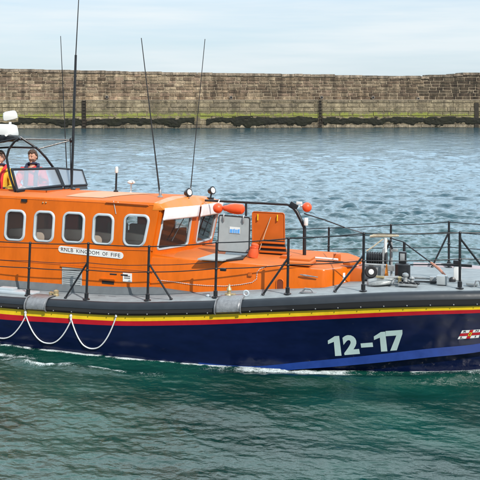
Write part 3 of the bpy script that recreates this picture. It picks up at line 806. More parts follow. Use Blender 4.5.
# slatted opening under the orange leaf
yv = 0.02
so = MB(); c5 = [at(px, py, 'y', yv) for px, py in ((259, 258.2), (287.5, 259.0), (284, 241.5), (262, 239.5))]; so.prism(c5, (0, 0.05, 0)); vo = so.build('vent_opening', M['matt_black'], trunk, flat=True)
for v in (0.06, 0.36, 0.62, 0.88):
    a, b_ = onq(c5, -0.02, v, 0.015), onq(c5, 1.02, v, 0.015); s = MB(); s.box((a + b_) / 2, ((b_ - a).length, 0.03, 0.035), bev=0.005); s.build('vent_slat', M['orange_dark'], vo)
# raised boxes and fittings on the fore cabin top
def tbox(px, py, sx, sy, sz, m, name, yaw=0.0, bev=0.015, h=0.0):
    p = ttop(px, py, 0); b = MB(); b.box(p + Vector((0, 0, sz / 2 + h)), (sx, sy, sz), Matrix.Rotation(yaw, 3, 'Z'), bev); return b.build(name, m, trunk)
tbox(300, 263.6, 0.46, 0.55, 0.055, M['orange_deck'], 'deck_hatch', 0.0, 0.02)
tbox(301, 262.4, 0.40, 0.45, 0.035, M['orange_deck'], 'deck_hatch', 0.0, 0.012, 0.055)
tbox(337, 261.5, 0.12, 0.12, 0.14, M['orange_dark'], 'vent_cowl', 0.3, 0.02)
tbox(286, 258.0, 0.16, 0.20, 0.05, M['orange_dark'], 'deck_locker', 0.0, 0.01)
tbox(352, 264.5, 0.16, 0.30, 0.05, M['orange_dark'], 'deck_locker', -0.5, 0.01)
a, b_ = ttop(300, 256.6, 0.05), ttop(338, 259.6, 0.05); s = MB(); s.tube([a, b_], 0.018, 8); s.build('boathook', M['white'], trunk)
a, b_ = ttop(290, 259.6, 0.035), ttop(352, 262.4, 0.035); s = MB(); s.tube([a, b_], 0.012, 8); s.build('pipe', M['matt_black'], trunk)
# orange locker box forward of the fore cabin
def ondeck(px, py, h=0.0):
    p = at(px, py, 'z', 1.15)
    for _ in range(4): p = at(px, py, 'z', Dz(p.x) + 0.02 + h)
    return p
p = ondeck(352, 282); b = MB(); b.box((p.x + 0.0, p.y + 0.42, p.z + 0.10), (0.30, 0.75, 0.24), bev=0.02); b.build('locker', M['orange_dark'], boat)
q = MB(); p = at(343, 277.5, 'y', -0.82); q.box(p, (0.09, 0.006, 0.15), Matrix.Rotation(0.9, 3, 'Z')); q.box(p + Vector((-0.05, 0.01, 0)), (0.02, 0.02, 0.02)); q.build('white_notice', M['white'], trunk, flat=True)
# side details of the fore cabin
p = tside(280, 285.5, 0.0); s = MB(); s.prism([(p.x + x, p.y - 0.003, p.z + z) for x, z in rrect(0.11, 0.20, 0.05)], (0, -0.004, 0)); so = s.build('grab_recess_shade', mat('shaded_recess_orange', (0.16, 0.028, 0.006), 0.7), trunk, flat=True)  # flat patch; the shade of the recess is put into its dark colour
s = MB(); s.tube([(p.x + x, p.y - 0.008, p.z + z) for x, z in rrect(0.12, 0.21, 0.055)], 0.009, 6, closed=True); s.build('recess_rim', M['orange'], so)
p = tside(250, 274.5, 0.015); s = MB(); s.box(p, (0.07, 0.03, 0.06), bev=0.008); s.build('side_socket', M['orange_dark'], trunk)
# beaded lanyard looped along the side
pts = [(158, 280), (175, 282), (190, 284.2), (207, 285.6), (225, 286), (240, 284.6), (252, 282.4), (256.6, 279), (257.2, 272), (260, 268.8), (268, 266)]
bd = MB()
for a, b_ in zip(pts, pts[1:]):
    A, B_ = tside(*a, 0.012), tside(*b_, 0.012); n = max(2, int((B_ - A).length / 0.033))
    for k in range(n): bd.ball(A.lerp(B_, k / n), 0.0075, seg=6)
bd.tube([tside(*q_, 0.012) for q_ in pts], 0.003, 5)
bd.build('beaded_lanyard', M['rope'], trunk)
for (a, b_) in (((300, 274.6), (318, 277.2)),):
    A, B_ = tside(*a, 0.04), tside(*b_, 0.04); s = MB(); s.tube([A, A.lerp(B_, .3), B_], [0.008, 0.016, 0.008], 6); s.build('snap_shackle', M['metal'], boat)

# ------------------------------------------------------------------ guard rails
def stanchion(x, y, ztop, brace=None, name='stanchion'):
    z0 = Dz(x) + 0.005
    s = MB(); s.tube([(x, y, z0), (x, y, ztop)], 0.021, 10); s.ball((x, y, ztop), 0.026, seg=10)
    o = s.build(name, M['black'], boat)
    s = MB(); s.lathe((x, y, z0 - 0.005), [(0.06, 0), (0.06, 0.015), (0.034, 0.03), (0.034, 0.11), (0.022, 0.12)], 12); s.build('stanchion_foot', M['black'], o)
    for f in (0.52,):
        s = MB(); s.ball((x, y, z0 + (ztop - z0) * f), 0.03, seg=8); s.build('wire_eye', M['black'], o)
    if brace:
        bx, by, zt = brace
        s = MB(); s.tube([(x, y, zt), (bx, by, Dz(bx) + 0.02)], 0.017, 8); s.ball((bx, by, Dz(bx) + 0.02), 0.03, (1, 1, .6), 8); s.build('brace', M['black'], o)
    return o
near = []
for (px, fy, ty, brpx, brfy, brty) in ((28, 295, 243, None, 0, 0), (86.3, 300, 243.5, 65.5, 298.6, 262), (147.5, 300, 246.5, 171, 301, 263), (215.4, 298, 242.6, None, 0, 0), (287.5, 295, 238.5, 263, 297, 258), (363.2, 291, 233.5, 335, 292.6, 255), (459.8, 291.5, 232.8, 497, 292, 238)):
    p = at(px, fy, 'y', -1.85)
    for _ in range(5): p = at(px, fy, 'y', -(Bh(p.x) - 0.17))
    t = at(px, ty, 'y', p.y)
    br = None
    if brpx is not None:
        q = at(brpx, brfy, 'y', -1.85)
        for _ in range(5): q = at(brpx, brfy, 'y', -(Bh(min(q.x, 5)) - 0.17))
        br = (q.x, q.y, at(px, brty, 'y', p.y).z)
    near.append((p.x, p.y, t.z)); stanchion(p.x, p.y, t.z, br)
far = []
for (px, ty, brpx) in ((205, None, None), (262, None, None), (329, 228, None), (391, 225, None), (449, 222, 431), (500, None, None)):
    if ty:
        p = at(px, ty, 'y', 1.6)
        for _ in range(5): p = at(px, ty, 'y', Bh(p.x) - 0.17)
        x, y, z = p
    else:
        x = {205: -2.0, 262: -0.6, 500: 4.1}[px]; y = Bh(x) - 0.17; z = Dz(x) + 0.80
    br = (x - 0.30, y - 0.02, z - 0.18) if brpx else None
    far.append((x, y, z)); stanchion(x, y, z, br)
def wire(pts, r, sag=0.012, name='guard_wire', m='black'):
    w = MB(); out = []
    for a, b_ in zip(pts, pts[1:]):
        a, b_ = Vector(a), Vector(b_)
        for k in range(6):
            t = k / 6; out.append(a.lerp(b_, t) - Vector((0, 0, sag * 4 * t * (1 - t))))
    out.append(Vector(pts[-1])); w.tube(out, r, 6); w.build(name, M[m], boat)
ends = [(-5.2, -(Bh(-5.2) - 0.17), near[0][2] - 0.0)]
Nn = ends + near + [(4.6, -(Bh(4.6) - 0.12), 2.15), (5.3, 0, 2.25)]
wire([(x, y, z - 0.0) for x, y, z in Nn], 0.0095)
wire([(x, y, Dz(x) + (z - Dz(x)) * 0.53) for x, y, z in Nn], 0.0085, 0.015)
wire([(x, y, Dz(x) + (z - Dz(x)) * 0.66) for x, y, z in Nn[:5]], 0.006, 0.02)
Ff = far + [(5.3, 0, 2.25)]
wire([(x, y, z) for x, y, z in Ff], 0.0095)
wire([(x, y, Dz(x) + (z - Dz(x)) * 0.78) for x, y, z in Ff], 0.0085, 0.01)
wire([(x, y, Dz(x) + (z - Dz(x)) * 0.45) for x, y, z in Ff], 0.0085, 0.01)
# clamp on the middle wire
x, y, z = near[3]; k = MB(); k.box((x + 0.12, y, Dz(x) + (z - Dz(x)) * 0.52), (0.10, 0.05, 0.05), bev=0.012); k.build('wire_tensioner', M['black'], boat)
x, y, z = near[1]; 
for dx in (0.42, 0.62):
    k = MB(); k.tube([(x + dx, y, Dz(x) + 0.455), (x + dx + 0.12, y, Dz(x) + 0.455)], 0.014, 6); k.build('wire_tensioner', M['black'], boat)

# ------------------------------------------------------------------ handrail arch over the fore cabin with stay
ya = 0.30
def A3(px, py, y=ya): return at(px, py, 'y', y)
ar = MB(); ar.tube([A3(205, 200.4), A3(230, 201.6), A3(262, 203.2), A3(287, 204.6), A3(292.5, 206)], 0.022, 8); aro = ar.build('overhead_rail', M['black'], boat)
ar = MB(); ar.tube([A3(292, 205.5), A3(297, 212), A3(302.5, 223), A3(304.6, 228), A3(304.4, 258)], [0.03, 0.036, 0.034, 0.032, 0.032], 10); ar.build('rail_leg', M['black'], aro)
ar = MB(); ar.tube([A3(246, 202.5), A3(246, 216)], 0.022, 8); ar.build('rail_leg', M['black'], aro)
ar = MB(); ar.box(A3(293.5, 206), (0.16, 0.06, 0.12), Matrix.Rotation(0.5, 3, 'Y'), 0.02); ar.build('rail_gusset', M['black'], aro)
ar = MB(); ar.lathe(A3(304.4, 258.6), [(0.06, 0), (0.06, 0.03), (0.035, 0.06)], 12); ar.build('rail_foot', M['orange_dark'], aro)
p = A3(306, 221.5, ya - 0.06); ar = MB(); ar.lathe(p, [(0.036, -0.07), (0.04, -0.06), (0.04, 0.05), (0.03, 0.065)], 14); ar.build('light_unit', M['white'], aro)
ar = MB(); ar.tube([A3(304, 213.5), A3(325, 220), A3(345, 227.5), Vector(near[5][:2] + (near[5][2] + 0.005,))], 0.011, 6); ar.build('stay', M['black'], boat)
# bracket for the ball
ar = MB(); ar.box(A3(299.5, 203), (0.10, 0.05, 0.05), bev=0.01); ar.box(A3(301, 206.5), (0.08, 0.03, 0.02)); ar.tube([A3(297, 201.6), A3(297, 206)], 0.02, 8); ar.build('ball_bracket', M['white'], aro)

# ------------------------------------------------------------------ loose things carried on the boat
def bt(name, base, **kw): return boat_thing(name, base, **kw)
b0 = A3(307, 207.2, ya - 0.03)
o = bt('marker_buoy', b0, label='small orange ball buoy clipped at the forward end of the overhead rail', cat='buoy')
k = MB(b0); k.ball(b0, 0.088, (1, 1, 1.02), 24); k.build('ball', M['buoy'], o)
k = MB(b0); k.lathe(b0 + Vector((-0.08, 0, 0.02)), [(0.02, -0.03), (0.02, 0.03)], 10, rotbetween((1, 0, 0), (0, 0, 1))); k.build('eyelet', M['white'], o)
b0 = A3(218, 208, 0.0)
o = bt('round_fender', b0, label='round red-orange fender lashed at the after end of the overhead rail', cat='fender')
k = MB(b0); k.ball(b0, 0.10, (0.95, 1, 0.95), 24); k.build('ball', M['buoy'], o)
k = MB(b0); k.tube([b0 + Vector((0, 0, 0.09)), b0 + Vector((0.01, 0.05, 0.15))], 0.012, 6); k.build('lashing', M['rope'], o)
b0 = A3(233, 208.6, 0.0)
o = bt('pear_fender', b0, label='pear-shaped red-orange fender lying beside the round one above the grey hatch leaf', cat='fender')
k = MB(b0); R = rotbetween((1, 0, -0.02), (0, 0, 1))
k.lathe(b0, [(0.03, -0.19), (0.05, -0.17), (0.055, -0.13), (0.085, -0.05), (0.10, 0.04), (0.098, 0.12), (0.09, 0.18), (0.05, 0.215), (0.01, 0.22)], 22, R); k.build('fender_body', M['buoy'], o)
b0 = ttop(252.5, 258.0, 0.0)
o = bt('equipment_bag', b0, label='deep orange slumped equipment bag standing against the slatted vent', cat='bag')
k = MB(b0); k.lathe(b0, [(0.04, 0), (0.085, 0.02), (0.092, 0.09), (0.075, 0.16), (0.065, 0.20), (0.07, 0.24), (0.03, 0.26)], 18, Matrix.Rotation(0.18, 3, 'Y')); k.build('bag_body', M['buoy_dark'], o)
k = MB(b0); k.tube([b0 + Vector((0.03 + 0.07 * math.cos(a), 0.07 * math.sin(a), 0.19)) for a in np.linspace(0, 2 * PI, 14)[:-1]], 0.01, 6, closed=True); k.build('bag_strap', M['buoy'], o)

# ------------------------------------------------------------------ windlass and bow gear
def dk(px, py, y, h=0.0):
    """deck point at offset y under image column px"""
    p = at(px, py, 'y', y); return Vector((p.x, y, Dz(p.x) + 0.025 + h))
wr = empty('windlass'); wb = dk(373, 280, -0.55); wr.location = wb; wr.parent = boat
# housing
k = MB(wb); k.box(wb + Vector((0.0, 0.06, 0.12)), (0.34, 0.20, 0.24), bev=0.02); k.build('windlass_frame', M['galv'], wr)
c_ = at(371, 271.8, 'y', -0.68); R = rotbetween((0.28, -1, 0.1), (1, 0, 0))
k = MB(wb); k.lathe(c_, [(0.10, -0.03), (0.105, 0.0), (0.085, 0.02), (0.045, 0.012)], 24, R); k.build('gypsy_wheel', M['matt_black'], wr)
k = MB(wb); k.lathe(c_, [(0.045, 0.0), (0.045, 0.022), (0.02, 0.03)], 16, R); k.build('wheel_hub', M['white'], wr)
k = MB(wb); c2 = at(377, 258.5, 'y', -0.35)
k.lathe(c2, [(0.09, -0.16), (0.09, 0.16)], 18, rotbetween((1, 0, 0), (0, 0, 1)))
for q_ in range(9): k.lathe(c2, [(0.115, -0.16 + q_ * 0.04 - 0.009), (0.115, -0.16 + q_ * 0.04 + 0.009)], 18, rotbetween((1, 0, 0), (0, 0, 1)))
k.build('cable_drum', M['black'], wr)
k = MB(wb); A = at(364, 264.2, 'y', -0.62); B_ = at(386, 265.2, 'y', -0.6); k.tube([A, B_], 0.018, 8); k.box(at(384, 258, 'y', -0.35), (0.03, 0.26, 0.34), bev=0.01); k.box(at(382.5, 272, 'y', -0.6), (0.05, 0.1, 0.24), bev=0.01); k.build('drum_cheek', M['galv'], wr)
# trestle with stowed spar on top
tr = empty('trestle'); tb_ = dk(385, 278, -0.3); tr.location = tb_; tr.parent = boat
k = MB(tb_); k.tube([at(370, 236.4, 'y', -0.3), at(378, 235.2, 'y', -0.3), at(390, 235.4, 'y', -0.3), at(399, 235.8, 'y', -0.3)], [0.02, 0.036, 0.034, 0.014], 8); k.build('stowed_spar', M['rope_tan'], tr)
k = MB(tb_); k.tube([at(385.5, 238, 'y', -0.3), at(385.5, 262, 'y', -0.3), tb_ + Vector((0.01, 0, 0))], 0.026, 8); k.build('trestle_post', M['white'], tr)
k = MB(tb_); k.tube([at(383, 239, 'y', -0.3), at(374, 246, 'y', -0.32), at(366.5, 251, 'y', -0.34)], 0.013, 6); k.tube([at(388, 240, 'y', -0.3), at(384, 247, 'y', -0.28)], 0.012, 6); k.build('trestle_strut', M['rope_tan'], tr)
k = MB(tb_); k.tube([at(388, 240, 'y', -0.3), at(393, 250, 'y', -0.2)], 0.018, 6); k.tube([at(391, 240, 'y', -0.3), at(386, 250, 'y', -0.2)], 0.018, 6); k.build('trestle_strut', M['black'], tr)
k = MB(tb_); k.tube([at(391.5, 242, 'y', -0.1), at(391.5, 276, 'y', -0.1)], 0.02, 8); k.build('trestle_post', M['galv'], tr)
k = MB(tb_); k.box(at(395, 250, 'y', -0.2), (0.1, 0.06, 0.05), bev=0.01); k.box(at(388, 268, 'y', -0.15), (0.22, 0.05, 0.1), bev=0.01); k.build('trestle_clamp', M['galv'], tr)
# orange cone
b0 = at(386.5, 277, 'y', -0.55)
o = bt('marker_cone', b0, label='little bright orange cone standing between the windlass and the black bollard', cat='cone')
k = MB(b0); k.lathe(b0, [(0.045, -0.02), (0.045, 0.0), (0.032, 0.02), (0.012, 0.20), (0.006, 0.21)], 14); k.build('cone_body', mat('cone_orange', (0.85, 0.26, 0.02), 0.5), o)
# anchor lying on the foredeck
b0 = dk(390, 290, -1.05)
o = bt('anchor', b0, label='galvanised plough anchor lying flat on the foredeck before the windlass', cat='anchor')
def AP(x, y, z): return b0 + Vector((x, y, z))
k = MB(b0); k.tube([AP(-0.10, 0.02, 0.10), AP(0.12, 0.03, 0.12), AP(0.34, 0.02, 0.07)], [0.028, 0.024, 0.018], 8); k.ball(AP(0.35, 0.02, 0.07), 0.03, seg=8); k.build('shank', M['galv'], o)
for sy in (-1, 1):
    k = MB(b0); g = []
    for i in range(11):
        u = i / 10; row = []
        for j in range(6):
            v = j / 5; w_ = 0.16 * math.sin(PI * min(1, 0.12 + 0.88 * u)) ** 0.7
            row.append(k.v(AP(-0.36 + 0.42 * u, sy * (0.01 + w_ * v), 0.11 - 0.09 * v * v - 0.05 * (1 - u) ** 2 + 0.02 * v * (1 - v))))
        g.append(row)
    for i in range(10):
        for j in range(5): k.f([g[i][j], g[i + 1][j], g[i + 1][j + 1], g[i][j + 1]])
    fl_ = k.build('fluke', M['canvas'], o); sd_ = fl_.modifiers.new('t', 'SOLIDIFY'); sd_.thickness = 0.012
k = MB(b0); k.tube([AP(0.05, -0.16, 0.05), AP(0.07, 0.0, 0.08), AP(0.05, 0.18, 0.05)], 0.015, 8); k.build('stock', M['galv'], o)
k = MB(b0); k.box(AP(-0.15, -0.06, 0.12), (0.13, 0.05, 0.035), bev=0.01); k.lathe(AP(0.16, -0.06, 0.03), [(0.03, 0), (0.028, 0.08), (0.04, 0.10), (0.02, 0.12)], 10); k.build('shackle', M['brass'], o)

# black bollard / capstan
cp = empty('capstan'); b0 = dk(402.5, 283, -0.75); cp.location = b0; cp.parent = boat
k = MB(b0); zt = at(402, 263, 'y', -0.75).z; zb_ = at(402, 279, 'y', -0.75).z
k.lathe((b0.x, b0.y, 0), [(0.06, b0.z), (0.05, zb_ - 0.02), (0.125, zb_), (0.125, zt - 0.02), (0.10, zt)], 20); k.build('capstan_drum', M['black'], cp)
k = MB(b0); zt2 = at(402, 251.5, 'y', -0.75).z; k.box((b0.x, b0.y, (zt + zt2) / 2), (0.12, 0.10, zt2 - zt), bev=0.012); k.build('capstan_cap', M['black'], cp)
k = MB(b0); k.box((b0.x, b0.y - 0.05, (zt + zt2) / 2 + 0.01), (0.075, 0.02, (zt2 - zt) * 0.6), bev=0.005); k.build('cap_plate', M['galv'], cp)
k = MB(b0)
c2 = dk(408, 289, -1.15)
k.box(c2 + Vector((0, 0, 0.02)), (0.30, 0.16, 0.04), bev=0.01); k.lathe(c2 + Vector((-0.04, 0, 0.03)), [(0.05, 0), (0.032, 0.04), (0.03, 0.10), (0.05, 0.12), (0.05, 0.15), (0.02, 0.17)], 14); k.lathe(c2 + Vector((0.06, 0, 0.03)), [(0.04, 0), (0.028, 0.04), (0.028, 0.07), (0.045, 0.09), (0.02, 0.12)], 14)
k.build('chain_stopper', M['galv'], cp)
k = MB(b0); 
for q_ in range(6): k.ball(c2 + Vector((-0.10 + 0.05 * q_, -0.06 + 0.02 * (q_ % 2), 0.05)), 0.03, (1.3, .8, .7), 8)
k.build('chain', M['black'], cp)
# short black davit post and its stay line
b0 = dk(404, 276, 0.1); pt = at(403.3, 242, 'y', 0.1)
k = MB(); k.tube([b0, (b0.x, b0.y, pt.z)], 0.024, 8); do = k.build('davit_post', M['black'], boat)
k = MB(); e1 = at(431, 262.6, 'y', -0.1); e2 = at(447, 277.5, 'y', -0.4)
k.tube([pt, e1], 0.012, 6); k.build('davit_line', M['black'], do)
k = MB(); k.tube([e1, e1.lerp(e2, .5) + Vector((0, 0, .02)), e2], [0.02, 0.024, 0.02], 6); k.build('davit_rope', M['rope_red'], do)
k = MB(); k.tube([pt, at(392, 238.5, 'y', -0.1)], 0.012, 6); k.build('davit_line', M['black'], do)
k = MB(); a, b_ = at(404, 264.6, 'y', 0.0), at(446, 264.6, 'y', -0.1); k.tube([a, b_], 0.012, 6); k.build('davit_line', M['black'], do)
# pale column with black head and crossbar near the bow
b0 = dk(457.5, 282, -0.45)
k = MB(); zt = at(457, 264, 'y', -0.45).z; k.box((b0.x, b0.y, (b0.z + zt) / 2), (0.125, 0.11, zt - b0.z), bev=0.015); co = k.build('vent_column', M['white'], boat)
k = MB(); k.box((b0.x - 0.005, b0.y, zt + 0.03), (0.125, 0.12, 0.07), bev=0.012); k.tube([at(441, 264.5, 'y', -0.5), at(447, 264.5, 'y', -0.5), at(472, 265.8, 'y', -0.5)], [0.014, 0.022, 0.024], 8); k.build('column_head', M['black'], co)
k = MB(); k.box(at(466, 265.6, 'y', -0.52), (0.18, 0.03, 0.045), bev=0.006); k.build('cross_bar', M['black'], co)
c2 = at(452.3, 280.2, 'y', -0.62); k = MB(); k.lathe(c2, [(0.035, -0.05), (0.052, -0.04), (0.052, 0.03), (0.03, 0.04)], 16, rotbetween((0.2, -1, 0.2))); k.build('mooring_reel', M['black'], co)
# bits forward
for (px, py, y, sx, sy, sz, m, n) in ((442, 288.5, -0.95, 0.16, 0.16, 0.14, 'grey_panel', 'fairlead_box'), (433, 284.5, -0.8, 0.10, 0.12, 0.10, 'galv', 'deck_cleat'), (441, 281, -0.7, 0.10, 0.08, 0.12, 'galv', 'deck_cleat'), (472, 290, -1.0, 0.18, 0.10, 0.035, 'deck', 'deck_pad')):
    b0 = dk(px, py, y); k = MB(); k.box(b0 + Vector((0, 0, sz / 2)), (sx, sy, sz), bev=0.012); k.build(n, M[m], boat)
a, b_ = dk(412, 281, -0.6, 0.05), dk(440, 284, -0.8, 0.06)
k = MB(); k.tube([a, b_], 0.018, 8); k.build('anchor_shank', M['galv'], boat)
a, b_ = dk(410, 286, -0.9, 0.03), dk(437, 288, -0.9, 0.03)
k = MB(); k.tube([a, b_], 0.014, 8); k.build('anchor_cable', M['black'], boat)
k = MB(); q0 = dk(474, 291, -1.15)
for dx in (0, 0.12): k.tube([q0 + Vector((dx, 0, 0)), q0 + Vector((dx + .03, 0, .09)), q0 + Vector((dx + .08, 0, .09)), q0 + Vector((dx + .1, 0, 0))], 0.012, 6)
k.build('bow_cleat', M['metal'], boat)
# port side raised strips seen across the deck
for (x0, x1, m, hh, n) in ((-1.8, 1.55, 'green_deck', 0.045, 'port_side_strip'), (2.35, 5.2, 'mauve', 0.075, 'port_bulwark')):
    k = MB(); prev = None
    for i in range(25):
        x = lerp(x0, x1, i / 24); B = max(0.1, Bh(x) - 0.02); z = sample(ZtB, x)
        ring = [k.v((x, B - 0.02, z)), k.v((x, B - 0.01, z + hh)), k.v((x, B - 0.10, z + hh + 0.01)), k.v((x, B - 0.14, Dz(x)))]
        if prev:
            for q_ in range(3): k.f([prev[q_], prev[q_ + 1], ring[q_ + 1], ring[q_]])
        else: k.f(ring)
        prev = ring
    k.f(prev); k.build(n, M[m], boat)

# ------------------------------------------------------------------ near side deck fittings
def nd(px, py, inb=0.2):
    p = at(px, py, 'y', -1.85)
    for _ in range(4): p = at(px, py, 'y', -(Bh(p.x) - inb))
    return Vector((p.x, p.y, Dz(p.x)))
b0 = nd(20, 297, 0.30); k = MB(); k.box(b0 + Vector((-0.1, 0, 0.025)), (0.85, 0.24, 0.05), bev=0.018); k.box(b0 + Vector((-0.25, 0, 0.07)), (0.30, 0.16, 0.05), bev=0.018); k.build('deck_plate', M['grey_trim'], boat)
b0 = nd(56, 298, 0.33)
k = MB(); k.lathe(b0, [(0.05, 0), (0.05, 0.03), (0.04, 0.04), (0.045, 0.09), (0.02, 0.11)], 12); k.lathe(b0 + Vector((-0.1, 0, 0)), [(0.035, 0), (0.035, 0.06), (0.01, 0.075)], 12); k.box(b0 + Vector((-0.05, 0, 0.05)), (0.16, 0.06, 0.03), bev=0.01); k.build('bollard', M['brass'], boat)
b0 = nd(229, 298, 0.22)
k = MB(); k.lathe(b0, [(0.055, 0), (0.05, 0.03), (0.028, 0.05), (0.028, 0.09), (0.045, 0.105), (0.04, 0.13), (0.015, 0.17), (0.012, 0.2)], 14); k.box(b0 + Vector((0.02, 0, 0.04)), (0.18, 0.05, 0.03), bev=0.01); k.build('bollard', M['brass'], boat)
b0 = nd(246, 298, 0.16); k = MB(); R = rotbetween((0.1, -1, 0))
k.tube([b0 + R @ Vector((0.04 * math.cos(a), 0.04 * math.sin(a), 0)) + Vector((0, 0, 0.05)) for a in np.linspace(0, 2 * PI, 13)[:-1]], 0.016, 8, closed=True); k.build('deck_eye', M['grey_trim'], boat)
b0 = nd(308, 294.5, 0.2); k = MB(); k.tube([b0 + Vector((-0.10, 0, 0.01)), b0 + Vector((-0.05, 0, 0.07)), b0 + Vector((0.04, 0, 0.07)), b0 + Vector((0.10, 0, 0.01))], 0.015, 8); k.box(b0 + Vector((0, 0, 0.012)), (0.26, 0.07, 0.02), bev=0.006); k.build('deck_cleat', M['metal'], boat)
b0 = nd(208, 299, 0.3); k = MB(); k.ball(b0 + Vector((0, 0, .02)), 0.03, (1.2, 1, .8), 8); k.build('deck_eye', M['grey_trim'], boat)

# ------------------------------------------------------------------ people
def skinned(chains, vox=None, sub=2):
    """chains: list of [(point, radius), ...]; first point of later chains may repeat an existing one"""
    me = bpy.data.meshes.new('s'); vs = []; rs = []; es = []; idx = {}
    for ch in chains:
        last = None
        for p, r in ch:
            key = tuple(round(c, 4) for c in p)
            if key not in idx: idx[key] = len(vs); vs.append(p); rs.append(r)
            i = idx[key]
            if last is not None and last != i: es.append((last, i))
            last = i
    me.from_pydata(vs, es, []); o = bpy.data.objects.new('s', me); COL.objects.link(o)
    m = o.modifiers.new('skin', 'SKIN'); m.use_smooth_shade = True
    for i, r in enumerate(rs):
        sv = me.skin_vertices[0].data[i]; sv.radius = (r, r) if not isinstance(r, tuple) else r; sv.use_root = (i == 0)
    s = o.modifiers.new('sub', 'SUBSURF'); s.levels = sub
    out = bpy.data.meshes.new_from_object(o.evaluated_get(bpy.context.evaluated_depsgraph_get()))
    bpy.data.objects.remove(o); bpy.data.meshes.remove(me)
    b = bmesh.new(); b.from_mesh(out); bpy.data.meshes.remove(out); return b
def remesh(mb, name, m, parent, vox):
    o = mb.build(name, m, None); md = o.modifiers.new('r', 'REMESH'); md.mode = 'VOXEL'; md.voxel_size = vox; md.use_smooth_shade = True
    sm = o.modifiers.new('s', 'SMOOTH'); sm.iterations = 2; sm.factor = 0.5
    me = bpy.data.meshes.new_from_object(o.evaluated_get(bpy.context.evaluated_depsgraph_get())); me.name = name
    bpy.data.objects.remove(o); n = bpy.data.objects.new(name, me); COL.objects.link(n); n.parent = parent
    if not me.materials: me.materials.append(m)
    me.polygons.foreach_set('use_smooth', [True] * len(me.polygons)); return n
def person(base, scale, face_dir, head_pitch, arms, jacket, trim, label, collar, hand_open=True):
    """standing figure in its own frame: +y is where the chest faces; face_dir turns the head"""
    root = bt('person', base, label=label, cat='person')
    s = scale
    yaw = face_dir[0]; R = Matrix.Rotation(yaw, 3, 'Z')
    Hh = 1.50 * s                      # base of the neck
    def V(x, y, z): return tuple((R @ Vector((x, y, z))) * s)
    legs = []
    for sx in (-1, 1):
        legs.append([(V(0, 0, 0.92), 0.13 * s), (V(sx * 0.10, 0, 0.86), 0.095 * s), (V(sx * 0.11, 0.03, 0.48), 0.06 * s), (V(sx * 0.12, 0.0, 0.09), 0.042 * s), (V(sx * 0.13, 0.14, 0.04), 0.036 * s)])
    torso = [(V(0, 0, 0.92), 0.13 * s), (V(0, 0.0, 1.14), 0.125 * s), (V(0, 0.0, 1.32), 0.135 * s), (V(0, -0.01, 1.45), 0.07 * s), (V(0, 0.005, 1.53), 0.052 * s), (V(0, 0.015, 1.60), 0.055 * s)]
    armc = []
    for sx, (el, wr_, ) in zip((-1, 1), arms):
        armc.append([(V(0, 0.0, 1.32), 0.135 * s), (V(sx * 0.185, 0.0, 1.40), 0.062 * s), (V(*el), 0.044 * s), (V(*wr_), 0.028 * s)])
    b = skinned([torso] + legs + armc)
    mb = MB(); mb.merge(b, lambda p: p.copy())
    # head
    Hc = Vector((0, 0.03, 1.665)) * s; HR = R @ Matrix.Rotation(face_dir[1], 3, 'Z') @ Matrix.Rotation(head_pitch, 3, 'X')
    Hc = R @ Hc
    def hp(x, y, z): return Hc + HR @ (Vector((x, y, z)) * s)
    hb_ = bmesh.new(); bmesh.ops.create_uvsphere(hb_, u_segments=24, v_segments=16, radius=1)
    for v in hb_.verts:
        x, y, z = v.co; k = 1 - 0.28 * max(0, -z) * (1 if y > -0.2 else 0.4)
        v.co = Vector((x * 0.076 * k, y * 0.096 + (0.012 if (z < -0.3 and y > 0) else 0), z * 0.118))
        # eye sockets and jaw
        if v.co.y > 0.05 and abs(v.co.z - 0.008) < 0.02 and 0.015 < abs(v.co.x) < 0.055: v.co.y -= 0.010
    mb.merge(hb_, lambda p: Hc + HR @ (p * s))
    mb.ball(hp(0, 0.100, -0.020), 0.017 * s, (0.7, 0.9, 1.1), 10, HR); mb.tube([hp(0, 0.088, 0.018), hp(0, 0.108, -0.024)], [0.008 * s, 0.012 * s], 8)
    mb.ball(hp(0, 0.078, -0.090), 0.022 * s, (1.2, .8, .8), 10, HR)
    mb.ball(hp(0, 0.083, -0.058), 0.014 * s, (1.5, .7, .45), 10, HR)
    for sx in (-1, 1):
        mb.ball(hp(sx * 0.078, -0.005, -0.008), 0.026 * s, (0.35, .75, 1.15), 10, HR)
        mb.ball(hp(sx * 0.03, 0.082, 0.030), 0.017 * s, (1.3, .6, .4), 10, HR)
    # hands
    for sx, (el, wr_) in zip((-1, 1), arms):
        w = Vector(V(*wr_)); d = (w - Vector(V(*el))).normalized(); side = d.cross(Vector((0, 0, 1))).normalized(); dn = d.cross(side)
        if dn.z > 0: dn = -dn
        palm = w + d * 0.055 * s
        mb.box(palm, (0.085 * s, 0.078 * s, 0.028 * s), Matrix((d, side, dn)).transposed(), bev=0.010 * s)
        for f_, (off, ln) in enumerate(((-0.030, 0.066), (-0.010, 0.076), (0.010, 0.072), (0.029, 0.056))):
            p0 = palm + d * 0.03 * s + side * off * s; p1 = p0 + (d * ln * 0.5) * s; p2 = p1 + (d * ln * 0.3 + dn * ln * 0.25) * s; p3 = p2 + (d * ln * 0.1 + dn * ln * 0.3) * s
            mb.tube([p0, p1, p2, p3], [0.0095 * s, 0.009 * s, 0.0085 * s, 0.007 * s], 8)
        t0 = palm - d * 0.02 * s - side * sx * -0.035 * s; mb.tube([t0, t0 + (side * sx * 0.03 + d * 0.025 + dn * 0.01) * s, t0 + (side * sx * 0.035 + d * 0.055 + dn * 0.02) * s], [0.012 * s, 0.011 * s, 0.009 * s], 8)
    body = remesh(mb, 'body', M['skin'], root, 0.0065)
